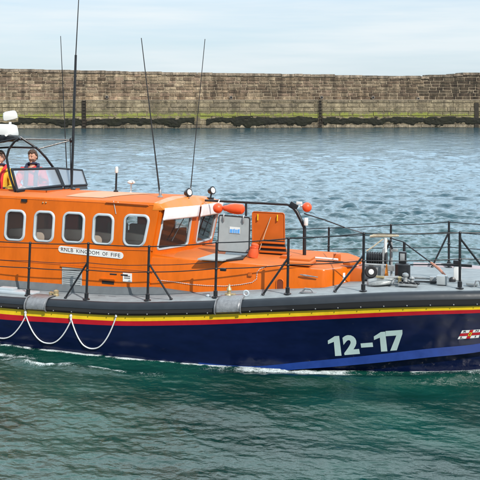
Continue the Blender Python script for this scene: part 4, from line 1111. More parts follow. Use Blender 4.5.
    for sx in (-1, 1):
        e = MB(); e.ball(hp(sx * 0.030, 0.083, 0.008), 0.0095 * s, (1.1, .6, .5), 10, HR); e.build('eye', M['white'], root)
        e = MB(); e.ball(hp(sx * 0.029, 0.0885, 0.008), 0.0055 * s, (1.1, .5, .8), 8, HR); e.build('pupil', M['ink'], root)
        e = MB(); e.ball(hp(sx * 0.031, 0.088, 0.034), 0.013 * s, (1.4, .4, .28), 8, HR); e.build('eyebrow', M['hair'], root)
    e = MB(); e.ball(hp(0, 0.0905, -0.059), 0.012 * s, (1.6, .5, .30), 8, HR); e.build('lips', mat('lips', (0.45, 0.16, 0.13), 0.5), root)
    # hair cap with hairline
    hb_ = bmesh.new(); bmesh.ops.create_uvsphere(hb_, u_segments=40, v_segments=28, radius=1)
    dele = []
    for v in hb_.verts:
        x, y, z = v.co
        line = 0.42 if y > 0.35 else (0.42 - (0.35 - y) * 1.35 if y > -0.4 else -0.6)
        n = noise.noise(Vector((x * 4, y * 4, z * 4))) * 0.09 + noise.noise(Vector((x * 11, y * 11, z * 11))) * 0.07
        if z < line + n * 2: dele.append(v)
        else: v.co = Vector((x * 0.084, y * 0.104, z * 0.128 + (0.008 if y > 0.2 else 0))) * (1 + n)
    bmesh.ops.delete(hb_, geom=dele, context='VERTS')
    mb = MB(); mb.merge(hb_, lambda p: Hc + HR @ (p * s)); h = mb.build('hair', M['hair'], root); sd = h.modifiers.new('t', 'SOLIDIFY'); sd.thickness = 0.014 * s; sd.offset = -0.4
    # jacket and trousers
    g_ = 0.022 * s
    jt = [(V(0, 0, 0.90), 0.15 * s), (V(0, 0.0, 1.14), 0.15 * s), (V(0, 0.0, 1.32), 0.160 * s), (V(0, -0.01, 1.44), 0.098 * s), (V(0, 0.0, 1.50), 0.080 * s)]
    ja = []
    for sx, (el, wr_) in zip((-1, 1), arms):
        W3, E3 = Vector(wr_), Vector(el); W3 = E3.lerp(W3, 0.94)
        ja.append([(V(0, 0.0, 1.32), 0.160 * s), (V(sx * 0.19, 0.0, 1.40), 0.085 * s), (V(*el), 0.066 * s), (V(*W3), 0.046 * s)])
    b = skinned([jt] + ja); mb = MB(); mb.merge(b, lambda p: p + Vector((0, 0, 0)) + noise.noise_vector(p * 14) * 0.014 + noise.noise_vector(p * 34) * 0.006)
    jk = mb.build('jacket', jacket, root)
    b = skinned([[(p, (r + g_)) for p, r in legs[0][:4]], [(p, (r + g_)) for p, r in legs[1][:4]]]); mb = MB(); mb.merge(b, lambda p: p.copy()); mb.build('trousers', M['navy_cloth'], root)
    for l in legs:
        mb = MB(); a = Vector(l[3][0]); c = Vector(l[4][0]); mb.ball((a + c) / 2 - Vector((0, 0, 0.03)), 0.08 * s, (1.0, 1.5, .7), 12, R); mb.build('boot', M['matt_black'], root)
    # lifejacket: two padded lobes and collar
    for sx in (-1, 1):
        mb = MB(); P_ = [R @ (Vector(q) * s) for q in ((sx * 0.05, -0.09, 1.50), (sx * 0.10, -0.03, 1.52), (sx * 0.105, 0.07, 1.47), (sx * 0.085, 0.15, 1.36), (sx * 0.085, 0.165, 1.22), (sx * 0.09, 0.15, 1.10))]
        mb.tube(P_, [0.02 * s, 0.028 * s, 0.032 * s, 0.036 * s, 0.036 * s, 0.025 * s], 12); mb.build('lifejacket_lobe', trim, root)
    mb = MB(); mb.tube([R @ (Vector((0.075 * math.cos(a), 0.075 * math.sin(a) + 0.005, 1.535 + 0.012 * math.sin(a))) * s) for a in np.linspace(0, 2 * PI, 17)[:-1]], 0.019 * s, 8, closed=True); mb.build('collar', collar, root)
    mb = MB(); mb.tube([R @ (Vector((0.175 * math.cos(a), 0.165 * math.sin(a), 1.12)) * s) for a in np.linspace(0, 2 * PI, 21)[:-1]], 0.018 * s, 6, closed=True); mb.build('belt', M['ink'], root)
    return root
def person_base(px, py_top, y, ht):
    p = at(px, py_top, 'y', y); return Vector((p.x, y, p.z - ht))
# helmsman behind the windshield, looking down at the wheel
pb = person_base(33.2, 149.6, 0.42, 1.79 * 1.12)
person(pb, 1.12, (math.radians(-155), math.radians(-25)), math.radians(-14),
       (((-0.27, 0.10, 1.14), (-0.14, 0.34, 1.12)), ((0.27, 0.10, 1.14), (0.14, 0.34, 1.12))), M['red_cloth'], M['navy_cloth'],
       'crewman with short brown hair and red jacket looking down behind the windshield', M['navy_cloth'])
pb = person_base(1.5, 150.5, -0.15, 1.79 * 1.1)
person(pb, 1.1, (math.radians(-170), math.radians(15)), math.radians(-6),
       (((-0.30, 0.10, 1.14), (-0.27, 0.38, 1.10)), ((0.29, 0.08, 1.14), (0.16, 0.36, 1.10))), M['yellow_cloth'], M['red_cloth'],
       'crewman in yellow jacket with red sleeve panels at the left edge beside the windshield', M['navy_cloth'])

# ------------------------------------------------------------------ HARBOUR WALL
W0 = Vector((CAM.x, CAM.y, 0)) + AX * 95.5
wall = tag(empty('harbour_wall', W0, (0, 0, YAW + math.radians(3.0))), 'long weathered stone harbour wall with weed line rising behind the lifeboat', 'wall')
PXM = 95.5 / FOC                                     # metres per picture unit at the wall
def wz(py): return CAMH - (py - HOR) * PXM
def wx(px): return (px - 240) * PXM
TOPT = [(-300, 68.0), (0, 68.6), (60, 70.0), (120, 71.4), (200, 72.6), (300, 74.0), (380, 75.6), (430, 76.0), (431, 74.6), (461, 74.4), (462, 72.4), (900, 72.4)]
def top_z(px):
    for (a, b), (c, d) in zip(TOPT, TOPT[1:]):
        if a <= px <= c: return wz(b + (d - b) * (px - a) / (c - a))
    return wz(72.4)
def vcol_mat(name, rough, bumps, streak=0.0):
    m = bpy.data.materials.new(name); m.use_nodes = True; nt = m.node_tree; b = nt.nodes['Principled BSDF']; b.inputs['Roughness'].default_value = rough
    at_ = nt.nodes.new('ShaderNodeAttribute'); at_.attribute_name = 'tone'
    tc = nt.nodes.new('ShaderNodeTexCoord'); n = nt.nodes.new('ShaderNodeTexNoise'); n.inputs['Scale'].default_value = 2.4; n.inputs['Detail'].default_value = 10; n.inputs['Roughness'].default_value = 0.7
    nt.links.new(tc.outputs['Object'], n.inputs['Vector'])
    r = nt.nodes.new('ShaderNodeMapRange'); r.inputs[1].default_value = 0.32; r.inputs[2].default_value = 0.68; r.inputs[3].default_value = 0.42; r.inputs[4].default_value = 1.45
    nt.links.new(n.outputs['Fac'], r.inputs[0])
    mp = nt.nodes.new('ShaderNodeMapping'); mp.inputs['Scale'].default_value = (1.6, 1, 0.16); nt.links.new(tc.outputs['Object'], mp.inputs[0])
    n3 = nt.nodes.new('ShaderNodeTexNoise'); n3.inputs['Scale'].default_value = 1.0; n3.inputs['Detail'].default_value = 6; nt.links.new(mp.outputs[0], n3.inputs['Vector'])
    r3 = nt.nodes.new('ShaderNodeMapRange'); r3.inputs[1].default_value = 0.35; r3.inputs[2].default_value = 0.62; r3.inputs[3].default_value = 1 - streak; r3.inputs[4].default_value = 1.12
    nt.links.new(n3.outputs['Fac'], r3.inputs[0])
    ml = nt.nodes.new('ShaderNodeMath'); ml.operation = 'MULTIPLY'; nt.links.new(r.outputs[0], ml.inputs[0]); nt.links.new(r3.outputs[0], ml.inputs[1])
    s = nt.nodes.new('ShaderNodeVectorMath'); s.operation = 'SCALE'; nt.links.new(at_.outputs['Color'], s.inputs[0]); nt.links.new(ml.outputs[0], s.inputs['Scale'])
    nt.links.new(s.outputs[0], b.inputs['Base Color'])
    n2 = nt.nodes.new('ShaderNodeTexNoise'); n2.inputs['Scale'].default_value = 9; n2.inputs['Detail'].default_value = 6; nt.links.new(tc.outputs['Object'], n2.inputs['Vector'])
    bp = nt.nodes.new('ShaderNodeBump'); bp.inputs['Strength'].default_value = bumps; bp.inputs['Distance'].default_value = 0.08
    nt.links.new(n2.outputs['Fac'], bp.inputs['Height']); nt.links.new(bp.outputs[0], b.inputs['Normal'])
    return m
M['stone'] = vcol_mat('wall_stone', 0.9, 1.0, 0.58)
M['plinth'] = vcol_mat('wall_plinth', 0.85, 0.8, 0.5)
def algae_stain(m):
    # living green growth just above the weed, its edge ragged
    nt = m.node_tree; b = nt.nodes['Principled BSDF']; src = b.inputs['Base Color'].links[0].from_socket
    tc = nt.nodes.new('ShaderNodeTexCoord'); sp = nt.nodes.new('ShaderNodeSeparateXYZ'); nt.links.new(tc.outputs['Object'], sp.inputs[0])
    def nz(scale, det, st=None):
        n = nt.nodes.new('ShaderNodeTexNoise'); n.inputs['Scale'].default_value = scale; n.inputs['Detail'].default_value = det; n.inputs['Roughness'].default_value = 0.75
        mp = nt.nodes.new('ShaderNodeMapping'); mp.inputs['Scale'].default_value = st or (1, 1, 1); nt.links.new(tc.outputs['Object'], mp.inputs[0]); nt.links.new(mp.outputs[0], n.inputs['Vector']); return n
    def mth(op, a, c):
        k = nt.nodes.new('ShaderNodeMath'); k.operation = op
        for q, v in enumerate((a, c)):
            if isinstance(v, (int, float)): k.inputs[q].default_value = v
            else: nt.links.new(v, k.inputs[q])
        return k.outputs[0]
    def layer(src, zc, half, col, scale, thr, amt, st=None):
        n = nz(scale, 9, st)
        d = mth('ABSOLUTE', mth('SUBTRACT', sp.outputs['Z'], zc), 0)
        band = mth('SUBTRACT', 1.0, mth('DIVIDE', d, half))
        v = mth('ADD', n.outputs['Fac'], mth('MULTIPLY', band, 0.35))
        r = nt.nodes.new('ShaderNodeMapRange'); r.inputs[1].default_value = thr; r.inputs[2].default_value = thr + 0.10; r.inputs[4].default_value = amt; nt.links.new(v, r.inputs[0])
        mx = nt.nodes.new('ShaderNodeMix'); mx.data_type = 'RGBA'; nt.links.new(r.outputs[0], mx.inputs[0]); nt.links.new(src, mx.inputs[6]); mx.inputs[7].default_value = (*col, 1); return mx.outputs[2]
    c = layer(src, 1.7, 0.9, (0.15, 0.14, 0.065), 0.9, 0.70, 0.55)
    c = layer(c, 1.45, 0.62, (0.24, 0.27, 0.045), 0.9, 0.70, 0.85, (1.5, 1, 1.2))
    nt.links.new(c, b.inputs['Base Color'])
algae_stain(M['plinth'])
def blocks(name, rowsdef, m, parent, xr, protrude, mean_len, tone_fn, joint=0.035, ytop=None):
    V, F, T = [], [], []
    for (z0, z1) in rowsdef:
        x = xr[0] - random.random() * mean_len
        while x < xr[1]:
            L = mean_len * random.uniform(0.55, 1.5); x1 = min(x + L, xr[1] + 0.5)
            zz1 = z1
            if ytop is not None:
                tz = ytop((x + x1) / 2)
                if z0 > tz - 0.12: x = x1; continue
                zz1 = min(z1, tz)
            pr = protrude + random.uniform(-0.025, 0.035)
            j = joint * random.uniform(0.6, 1.4); bv = 0.035
            a0, a1, c0, c1 = x + j / 2, x1 - j / 2, z0 + j / 2, zz1 - j / 2
            base = len(V); jit = lambda: random.uniform(-0.015, 0.015)
            for (u, w, d) in ((a0, c0, 0), (a1, c0, 0), (a1, c1, 0), (a0, c1, 0)): V.append((u, 0.05, w))
            for (u, w) in ((a0 + bv, c0 + bv), (a1 - bv, c0 + bv), (a1 - bv, c1 - bv), (a0 + bv, c1 - bv)): V.append((u + jit(), -pr + jit(), w + jit()))
            tn = tone_fn((x + x1) / 2, (z0 + z1) / 2)
            for q_ in ((4, 5, 6, 7), (0, 1, 5, 4), (1, 2, 6, 5), (2, 3, 7, 6), (3, 0, 4, 7)): F.append([base + i for i in q_])
            T += [(*tn, 1)] * 8
            x = x1
    me = bpy.data.meshes.new(name); me.from_pydata(V, [], F); me.materials.append(m)
    ca = me.color_attributes.new('tone', 'FLOAT_COLOR', 'POINT'); ca.data.foreach_set('color', np.array(T, dtype=np.float32).ravel())
    o = bpy.data.objects.new(name, me); COL.objects.link(o); o.parent = parent; return o
def tone_up(x, z):
    px = x / PXM + 240
    base = random.choice(((0.30, 0.235, 0.175), (0.36, 0.295, 0.225), (0.24, 0.185, 0.14), (0.42, 0.35, 0.27), (0.20, 0.15, 0.115), (0.33, 0.25, 0.20)))
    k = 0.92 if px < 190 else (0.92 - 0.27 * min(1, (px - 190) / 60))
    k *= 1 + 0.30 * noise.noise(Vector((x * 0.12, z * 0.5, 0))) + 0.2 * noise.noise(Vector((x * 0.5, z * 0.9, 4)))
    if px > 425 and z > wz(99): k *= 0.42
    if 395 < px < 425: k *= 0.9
    if px < 200 and z > wz(92) and z < wz(76) + 0.6 and random.random() < .25: k *= 0.7
    return (base[0] * k * 1.06, base[1] * k * 0.98, base[2] * k * 0.84)
LEDGE = wz(100)
rowsU = []; z = LEDGE
while z < wz(60): h = random.choice((0.36, 0.40, 0.42, 0.33)); rowsU.append((z, z + h)); z += h
XR = (-95, 95)
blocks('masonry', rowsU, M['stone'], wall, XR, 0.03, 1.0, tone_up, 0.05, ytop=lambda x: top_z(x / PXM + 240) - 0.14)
# mortar backing and body of the wall
V, F, T = [], [], []
xsW = np.linspace(XR[0] - 0.5, XR[1] + 0.5, 520)
bk = MB(); prev = None
for x in xsW:
    tz = top_z(x / PXM + 240) - 0.15
    ring = [bk.v((x, 0.035, -1.5)), bk.v((x, 0.035, tz)), bk.v((x, 2.8, tz)), bk.v((x, 2.8, -1.5))]
    if prev:
        for k_ in range(3): bk.f([prev[k_], ring[k_], ring[k_ + 1], prev[k_ + 1]])
    prev = ring
bk.build('wall_core', mat('mortar', (0.36, 0.29, 0.205), 0.95, noise_amt=0.35, nscale=1.4, bump=0.6, bscale=8), wall, flat=True)
# coping stones
cp_ = []
V, F, T = [], [], []; x = XR[0]
while x < XR[1]:
    L = random.uniform(0.9, 1.9); x1 = x + L; tz = top_z((x + x1) / 2 / PXM + 240) + random.gauss(0, 0.018); b = len(V)
    for zz in (tz - 0.30, tz):
        for (u, w) in ((x + 0.02, -0.09 + random.gauss(0, 0.02)), (x1 - 0.02, -0.09), (x1 - 0.02, 2.9), (x + 0.02, 2.9)): V.append((u, w, zz))
    for q_ in ((0, 1, 5, 4), (4, 5, 6, 7), (1, 2, 6, 5), (3, 0, 4, 7), (2, 3, 7, 6), (0, 3, 2, 1)): F.append([b + i for i in q_])
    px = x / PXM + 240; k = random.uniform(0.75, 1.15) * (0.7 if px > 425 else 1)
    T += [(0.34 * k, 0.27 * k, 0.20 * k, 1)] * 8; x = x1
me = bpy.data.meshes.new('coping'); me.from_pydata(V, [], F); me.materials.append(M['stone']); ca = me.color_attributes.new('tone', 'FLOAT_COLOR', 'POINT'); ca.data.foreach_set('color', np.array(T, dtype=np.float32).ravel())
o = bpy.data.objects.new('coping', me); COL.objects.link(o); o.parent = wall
# lower plinth: larger, smoother stones, stained and weedy
def tone_lo(x, z):
    base = random.choice(((0.33, 0.27, 0.17), (0.30, 0.245, 0.155), (0.34, 0.28, 0.18), (0.27, 0.22, 0.145)))
    k = 1 + 0.3 * noise.noise(Vector((x * 0.1, z, 7))); px = x / PXM + 240
    k *= 0.9
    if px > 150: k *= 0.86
    if z < wz(125) + 0.05: base = (0.27, 0.225, 0.16); k = random.uniform(0.7, 1.1)
    return tuple(c * k for c in base)
rowsL = []; z = -0.6
hs = [0.6, 0.42, 0.46, 0.5, 0.5, 0.52, 0.5]
while z < LEDGE - 0.2:
    h = hs[len(rowsL) % len(hs)]; z1 = min(LEDGE, z + h); 
    if LEDGE - z1 < 0.2: z1 = LEDGE
    rowsL.append((z, z1)); z = z1
blocks('plinth_stones', rowsL, M['plinth'], wall, XR, 0.46, 1.7, tone_lo, 0.02)
GAPS = [(83.5, 88.5), (318, 322.5), (476, 482)]
pb_ = MB(); pb_.box((0, -0.17, LEDGE / 2 - 0.6), (XR[1] - XR[0], 0.46, LEDGE + 1.16)); pb_.build('plinth_core', mat('plinth_mortar', (0.24, 0.195, 0.125), 0.95, noise_amt=0.4, nscale=1.2), wall, flat=True)
lg = MB(); lg.box((0, -0.20, LEDGE + 0.01), (XR[1] - XR[0], 0.56, 0.05)); lg.build('ledge', mat('ledge_stone', (0.44, 0.37, 0.28), 0.9, noise_amt=0.3, nscale=0.8), wall, flat=True)
# weed: dark bladderwrack mass hanging on the plinth and bright algae above it
def weedsheet(name, zt, zb, m, depth, thr, seed, amp, gaps):
    nx, nz = 1900, 22
    xx = np.linspace(-60, 60, nx); V = []; keep = np.zeros((nz, nx), bool)
    for j in range(nz):
        for i, x in enumerate(xx):
            px = x / PXM + 240
            f = noise.fractal(Vector((x * 0.35, seed, 0)), 1.0, 2.0, 4)
            t_ = zt(px) + 0.16 * f; b_ = zb(px) + 0.42 * noise.fractal(Vector((x * 0.6, seed + 5, 0)), 1.0, 2.0, 4)
            z = b_ + (t_ - b_) * j / (nz - 1)
            n = noise.fractal(Vector((x * 3.1, seed, z * 3.1)), 1.0, 2.0, 5)
            e = math.sin(PI * j / (nz - 1)) ** 0.5
            V.append((x, -0.49 - depth * e - amp * n * e ** 0.5 - 0.02, z))
            ok = noise.fractal(Vector((x * 0.9, seed + 9, z * 2.2)), 1.0, 2.0, 4) > thr(px, j / (nz - 1)) and not any(g0 < px < g1 for g0, g1 in gaps)
            keep[j, i] = ok
    F = [(j * nx + i, j * nx + i + 1, (j + 1) * nx + i + 1, (j + 1) * nx + i) for j in range(nz - 1) for i in range(nx - 1) if keep[j, i] and keep[j + 1, i + 1]]
    me = bpy.data.meshes.new(name); me.from_pydata(V, [], F); me.materials.append(m); me.polygons.foreach_set('use_smooth', [True] * len(me.polygons))
    bmx = bmesh.new(); bmx.from_mesh(me); bmesh.ops.delete(bmx, geom=[v for v in bmx.verts if not v.link_faces], context='VERTS'); bmx.to_mesh(me); bmx.free()
    o = bpy.data.objects.new(name, me); COL.objects.link(o); o.parent = wall; sd = o.modifiers.new('t', 'SOLIDIFY'); sd.thickness = 0.03; sd.offset = 1
    return o
sw = weedsheet('seaweed', lambda px: wz(117.0 + 0.6 * (px < 200)), lambda px: wz(124.2), mat('dark_seaweed', (0.012, 0.013, 0.006), 0.85, noise_amt=0.6, nscale=1.2, bump=1, bscale=14), 0.03, lambda px, v: -0.9 + (0.85 if v > .86 or v < .16 else 0.35 if v > .7 or v < .3 else 0) + (1.4 if px < 22 and v > 0.35 else 0), 1.3, 0.05, [(84, 88), (195, 206), (318, 321)] )
tag(sw, kind='stuff')
# dark panels with the shade of the ladder recesses in their colour, and ladders
for i, (g0, g1) in enumerate(GAPS):
    xc = (wx(g0) + wx(g1)) / 2
    rc_ = MB(); ztop = wz(100.5) if i < 2 else wz(103)
    rc_.box((xc, -0.475, (ztop - 0.3) / 2), ((0.34, 0.22, 0.5)[i], 0.10, ztop + 0.3)); ro_ = rc_.build('recess_shade_panel', mat('recess_shade', (0.035, 0.03, 0.022), 0.9, noise_amt=0.4, nscale=2), wall, flat=True)
    if i == 2: continue
    ld = MB()
    for sx in (-0.2, 0.2): ld.tube([(xc + sx, -0.60, -0.3), (xc + sx, -0.60, ztop + 0.1)], 0.03, 6)
    z = 0.3
    while z < ztop: ld.tube([(xc - 0.2, -0.60, z), (xc + 0.2, -0.60, z)], 0.025, 6); z += 0.36
    ld.build('ladder', mat('rusty_iron', (0.035, 0.024, 0.018), 0.8, noise_amt=0.4), wall)
# round drain outlets
for px, py in ((108, 97), (231, 97.5), (322, 97.5), (374, 97.5), (420, 99)):
    d = MB(); R = rotbetween((0, -1, 0)); d.lathe((wx(px), -0.05, wz(py)), [(0.20, 0), (0.20, 0.22), (0.13, 0.24), (0.12, 0.1)], 14, R); dp = d.build('drain_outlet', mat('drain_pipe', (0.22, 0.19, 0.16), 0.8, noise_amt=.3), wall)
    d = MB(); d.lathe((wx(px), -0.05, wz(py)), [(0.118, 0.15), (0.118, 0.2)], 12, R); d.build('drain_hole', M['matt_black'], dp)

# ------------------------------------------------------------------ WATER
def make_water():
    # tessellation: fan of rings round the quay, finer within the harbour view
    ang = np.concatenate([np.linspace(-PI, -0.62, 50)[:-1], np.linspace(-0.62, -0.31, 120)[:-1], np.linspace(-0.31, 0.31, 900)[:-1], np.linspace(0.31, 0.62, 120)[:-1], np.linspace(0.62, PI, 50)])
    inv = np.concatenate([np.linspace(1 / 4.0, 1 / 9.0, 40)[:-1], np.linspace(1 / 9.0, 1 / 105.0, 1150)[:-1], np.linspace(1 / 105.0, 1 / 3000.0, 12)])
    rad = 1 / inv
    A_, R_ = np.meshgrid(ang, rad)
    dx = np.sin(A_) * RX.x + np.cos(A_) * AX.x; dy = np.sin(A_) * RX.y + np.cos(A_) * AX.y
    X = CAM.x + dx * R_; Y = CAM.y + dy * R_
    cell = np.maximum(R_ ** 2 * (1 / 9.0 - 1 / 105.0) / 1150, R_ * 0.62 / 900)
    Z = np.zeros_like(X)
    # wind direction roughly across the harbour
    th0 = YAW + math.radians(-105)
    N = 150
    for i in range(N):
        lam = 0.10 * (34.0 ** (i / (N - 1))) * rng.uniform(0.92, 1.08)
        th = th0 + rng.normal(0, 0.62); k_ = 2 * PI / lam; ph = rng.uniform(0, 2 * PI)
        amp = 0.0050 * lam ** 0.84 * (1.0 if lam < 1.2 else (1.2 / lam) ** 0.9)
        fade = np.clip((lam / cell - 2.2) / 2.0, 0, 1)
        # patchy gusts
        w = X * math.cos(th) + Y * math.sin(th)
        w = w + 0.10 * lam * np.sin((X * math.sin(th) - Y * math.cos(th)) * k_ * 0.23 + ph)
        s = np.sin(k_ * w + ph)
        wn = 0.92 if lam < 0.32 else (0.68 if lam < 0.6 else 0.40)
        wf = 1.35 if lam < 0.9 else (0.75 if lam < 1.5 else 0.38)
        Z += amp * fade * (wn + (wf - wn) * np.clip((R_ - 13) / 12, 0, 1)) * (s + 0.16 * np.cos(2 * (k_ * w + ph)))
    gust = 0.80 + 0.30 * np.sin(X * 0.11 + Y * 0.07 + 1) * np.sin(Y * 0.13 - X * 0.05) + 0.15 * np.sin(X * 0.4 + Y * 0.9)
    Z *= gust * (0.62 + 0.85 * np.clip((R_ - 14) / 16, 0, 1))
    # choppiness: sharpen crests
    wx_ = np.interp(X, [p[0] for p in WT], [p[1] for p in WT]); sd = np.abs(Y) - wx_          # distance off the hull
    inx = ((X > -6.4) & (X < 5.4)).astype(float)
    near_h = np.exp(-np.clip(sd, 0, None) / 0.8) * inx
    Z *= (1 - 0.45 * near_h)
    star = (Y < 0).astype(float)
    # bow wave rolling off the shoulder and the long wake ridge
    sm = lambda e0, e1, v: np.clip((v - e0) / (e1 - e0), 0, 1) ** 2 * (3 - 2 * np.clip((v - e0) / (e1 - e0), 0, 1))
    ridge_c = 0.12 + 0.16 * np.clip(3.9 - X, 0, 12)                                     # ridge leaves the hull going aft
    Z += 0.085 * np.exp(-((sd - np.clip(ridge_c, 0, 0.40)) / 0.22) ** 2) * sm(4.8, 3.4, X) * sm(-1.5, 1.2, X) * inx
    Z += 0.055 * np.exp(-((sd - 0.62) / 0.16) ** 2) * sm(-1.2, -2.6, X) * (1 + 0.5 * np.sin(X * 5.2 + 2 * np.sin(X * 1.7)))
    Z -= 0.035 * np.exp(-((sd - 0.30) / 0.2) ** 2) * sm(-0.5, -2.2, X)
    Z += 0.03 * np.exp(-(sd / 0.12) ** 2) * inx
    Z += 0.03 * np.exp(-((sd - 1.15 - 0.12 * np.clip(3.9 - X, 0, 9)) / 0.3) ** 2) * sm(4.6, 2.5, X)
    # foam
    nn = np.zeros_like(X)
    for i in range(26):
        lam = 0.09 * (10 ** (i / 25)); th = rng.uniform(0, 2 * PI); nn += lam ** 0.35 * np.sin(2 * PI / lam * (X * math.cos(th) + Y * math.sin(th)) + rng.uniform(0, 6.3) + 1.5 * np.sin(X * 2.1 + i))
    nn = nn / np.std(nn[:700])
    foam = np.zeros_like(X)
    foam += sm(0.060, 0.0, sd) * inx * (0.66 * sm(0.6, -0.6, X) + 0.72 * sm(1.7, 2.6, X) * sm(0.07, 0.03, sd) + 0.25) * (sd > -0.3)
    foam += 0.62 * np.exp(-((X - 1.25) / 0.5) ** 2) * np.exp(-((sd - 0.12) / 0.13) ** 2)
    foam += 0.40 * np.exp(-((X - 0.3) / 0.6) ** 2) * np.exp(-((sd - 0.12) / 0.12) ** 2)
    foam += 0.72 * np.exp(-((X + 3.35) / 0.55) ** 2) * np.exp(-((sd - 0.62) / 0.085) ** 2) * star
    foam += 0.46 * np.exp(-((X + 4.1) / 0.7) ** 2) * np.exp(-((sd - 0.30) / 0.12) ** 2) * star
    foam += 0.42 * np.exp(-((X + 2.2) / 0.7) ** 2) * np.exp(-((sd - 0.50) / 0.08) ** 2) * star
    foam += 0.36 * sm(3.0, 3.8, X) * np.exp(-((sd - 0.15) / 0.12) ** 2) * inx
    foam += 0.34 * np.exp(-((sd - 0.10) / 0.16) ** 2) * inx * sm(-2.0, 0.5, X) + 0.22 * np.exp(-((sd - 0.5) / 0.25) ** 2) * star * sm(0.5, -2.0, X) * inx
    foam = np.clip(foam + foam * 0.42 * nn, 0, 1) * (R_ < 30)
    foam = np.where(foam < 0.02, -1.0, foam)
    Z += 0.007 * np.clip(foam, 0, 1) * np.clip(nn, -1, 1.5) * (sd > 0.03)
    nr, na = X.shape
    co = np.stack([X, Y, Z], -1).reshape(-1, 3).astype(np.float32)
    i = np.arange(nr - 1)[:, None] * na + np.arange(na - 1)[None, :]
    quads = np.stack([i, i + 1, i + na + 1, i + na], -1).reshape(-1, 4)[:, ::-1]
    me = bpy.data.meshes.new('sea_water'); me.vertices.add(len(co)); me.vertices.foreach_set('co', co.ravel())
    nq = len(quads); me.loops.add(nq * 4); me.loops.foreach_set('vertex_index', quads.ravel().astype(np.int32))
    me.polygons.add(nq); me.polygons.foreach_set('loop_start', np.arange(nq, dtype=np.int32) * 4); me.polygons.foreach_set('loop_total', np.full(nq, 4, dtype=np.int32))
    me.polygons.foreach_set('use_smooth', np.ones(nq, bool)); me.update(calc_edges=True); me.validate()
    a = me.attributes.new('foam', 'FLOAT', 'POINT'); a.data.foreach_set('value', foam.reshape(-1).astype(np.float32))
    o = bpy.data.objects.new('sea_water', me); COL.objects.link(o)
    m = bpy.data.materials.new('sea'); m.use_nodes = True; nt = m.node_tree; b = nt.nodes['Principled BSDF']
    b.inputs['Base Color'].default_value = WATERCOL; b.inputs['Roughness'].default_value = 0.10; b.inputs['IOR'].default_value = 1.62
    tc = nt.nodes.new('ShaderNodeTexCoord'); mp = nt.nodes.new('ShaderNodeMapping'); mp.inputs['Rotation'].default_value = (0, 0, -YAW); mp.inputs['Scale'].default_value = (0.55, 1, 1); nt.links.new(tc.outputs['Object'], mp.inputs[0])
    # body colour varies with silt and depth
    nb_ = nt.nodes.new('ShaderNodeTexNoise'); nb_.inputs['Scale'].default_value = 0.55; nb_.inputs['Detail'].default_value = 3; nt.links.new(mp.outputs[0], nb_.inputs['Vector'])
    cr = nt.nodes.new('ShaderNodeValToRGB'); cr.color_ramp.elements[0].position = 0.35; cr.color_ramp.elements[0].color = WATER_A; cr.color_ramp.elements[1].position = 0.68; cr.color_ramp.elements[1].color = WATER_B
    nt.links.new(nb_.outputs['Fac'], cr.inputs[0]); 
    # body colour turns bluer farther out
    sy = nt.nodes.new('ShaderNodeSeparateXYZ'); nt.links.new(tc.outputs['Object'], sy.inputs[0])
    ry = nt.nodes.new('ShaderNodeMapRange'); ry.inputs[1].default_value = 1.0; ry.inputs[2].default_value = 18.0; nt.links.new(sy.outputs['Y'], ry.inputs[0])
    mb_ = nt.nodes.new('ShaderNodeMix'); mb_.data_type = 'RGBA'; nt.links.new(ry.outputs[0], mb_.inputs[0]); nt.links.new(cr.outputs[0], mb_.inputs[6]); mb_.inputs[7].default_value = (0.016, 0.060, 0.085, 1)
    nt.links.new(mb_.outputs[2], b.inputs['Base Color'])
    n1 = nt.nodes.new('ShaderNodeTexNoise'); n1.inputs['Scale'].default_value = 9; n1.inputs['Detail'].default_value = 5; n1.inputs['Roughness'].default_value = 0.6; nt.links.new(mp.outputs[0], n1.inputs['Vector'])
    b1 = nt.nodes.new('ShaderNodeBump'); b1.inputs['Strength'].default_value = 1.0; b1.inputs['Distance'].default_value = 0.024; nt.links.new(n1.outputs['Fac'], b1.inputs['Height'])
    n2 = nt.nodes.new('ShaderNodeTexNoise'); n2.inputs['Scale'].default_value = 1.5; n2.inputs['Detail'].default_value = 4; nt.links.new(mp.outputs[0], n2.inputs['Vector'])
    b2 = nt.nodes.new('ShaderNodeBump'); b2.inputs['Strength'].default_value = 1.0; b2.inputs['Distance'].default_value = 0.16; nt.links.new(n2.outputs['Fac'], b2.inputs['Height']); nt.links.new(b1.outputs[0], b2.inputs['Normal'])
    nt.links.new(b2.outputs[0], b.inputs['Normal'])
    # foam shader
    fo = nt.nodes.new('ShaderNodeAttribute'); fo.attribute_name = 'foam'
    nf = nt.nodes.new('ShaderNodeTexNoise'); nf.inputs['Scale'].default_value = 42; nf.inputs['Detail'].default_value = 8; nf.inputs['Roughness'].default_value = 0.75; nt.links.new(tc.outputs['Object'], nf.inputs['Vector'])
    ac = nt.nodes.new('ShaderNodeMath'); ac.operation = 'MULTIPLY_ADD'; nt.links.new(nf.outputs['Fac'], ac.inputs[0]); ac.inputs[1].default_value = 2.6; ac.inputs[2].default_value = -0.80
    ad = nt.nodes.new('ShaderNodeMath'); ad.operation = 'ADD'; nt.links.new(fo.outputs['Fac'], ad.inputs[0]); nt.links.new(ac.outputs[0], ad.inputs[1])
    rr = nt.nodes.new('ShaderNodeMapRange'); rr.inputs[1].default_value = 0.95; rr.inputs[2].default_value = 1.7; nt.links.new(ad.outputs[0], rr.inputs[0])
    df = nt.nodes.new('ShaderNodeBsdfDiffuse'); df.inputs[0].default_value = (0.66, 0.73, 0.74, 1)
    mx = nt.nodes.new('ShaderNodeMixShader'); nt.links.new(rr.outputs[0], mx.inputs[0]); nt.links.new(b.outputs[0], mx.inputs[1]); nt.links.new(df.outputs[0], mx.inputs[2])
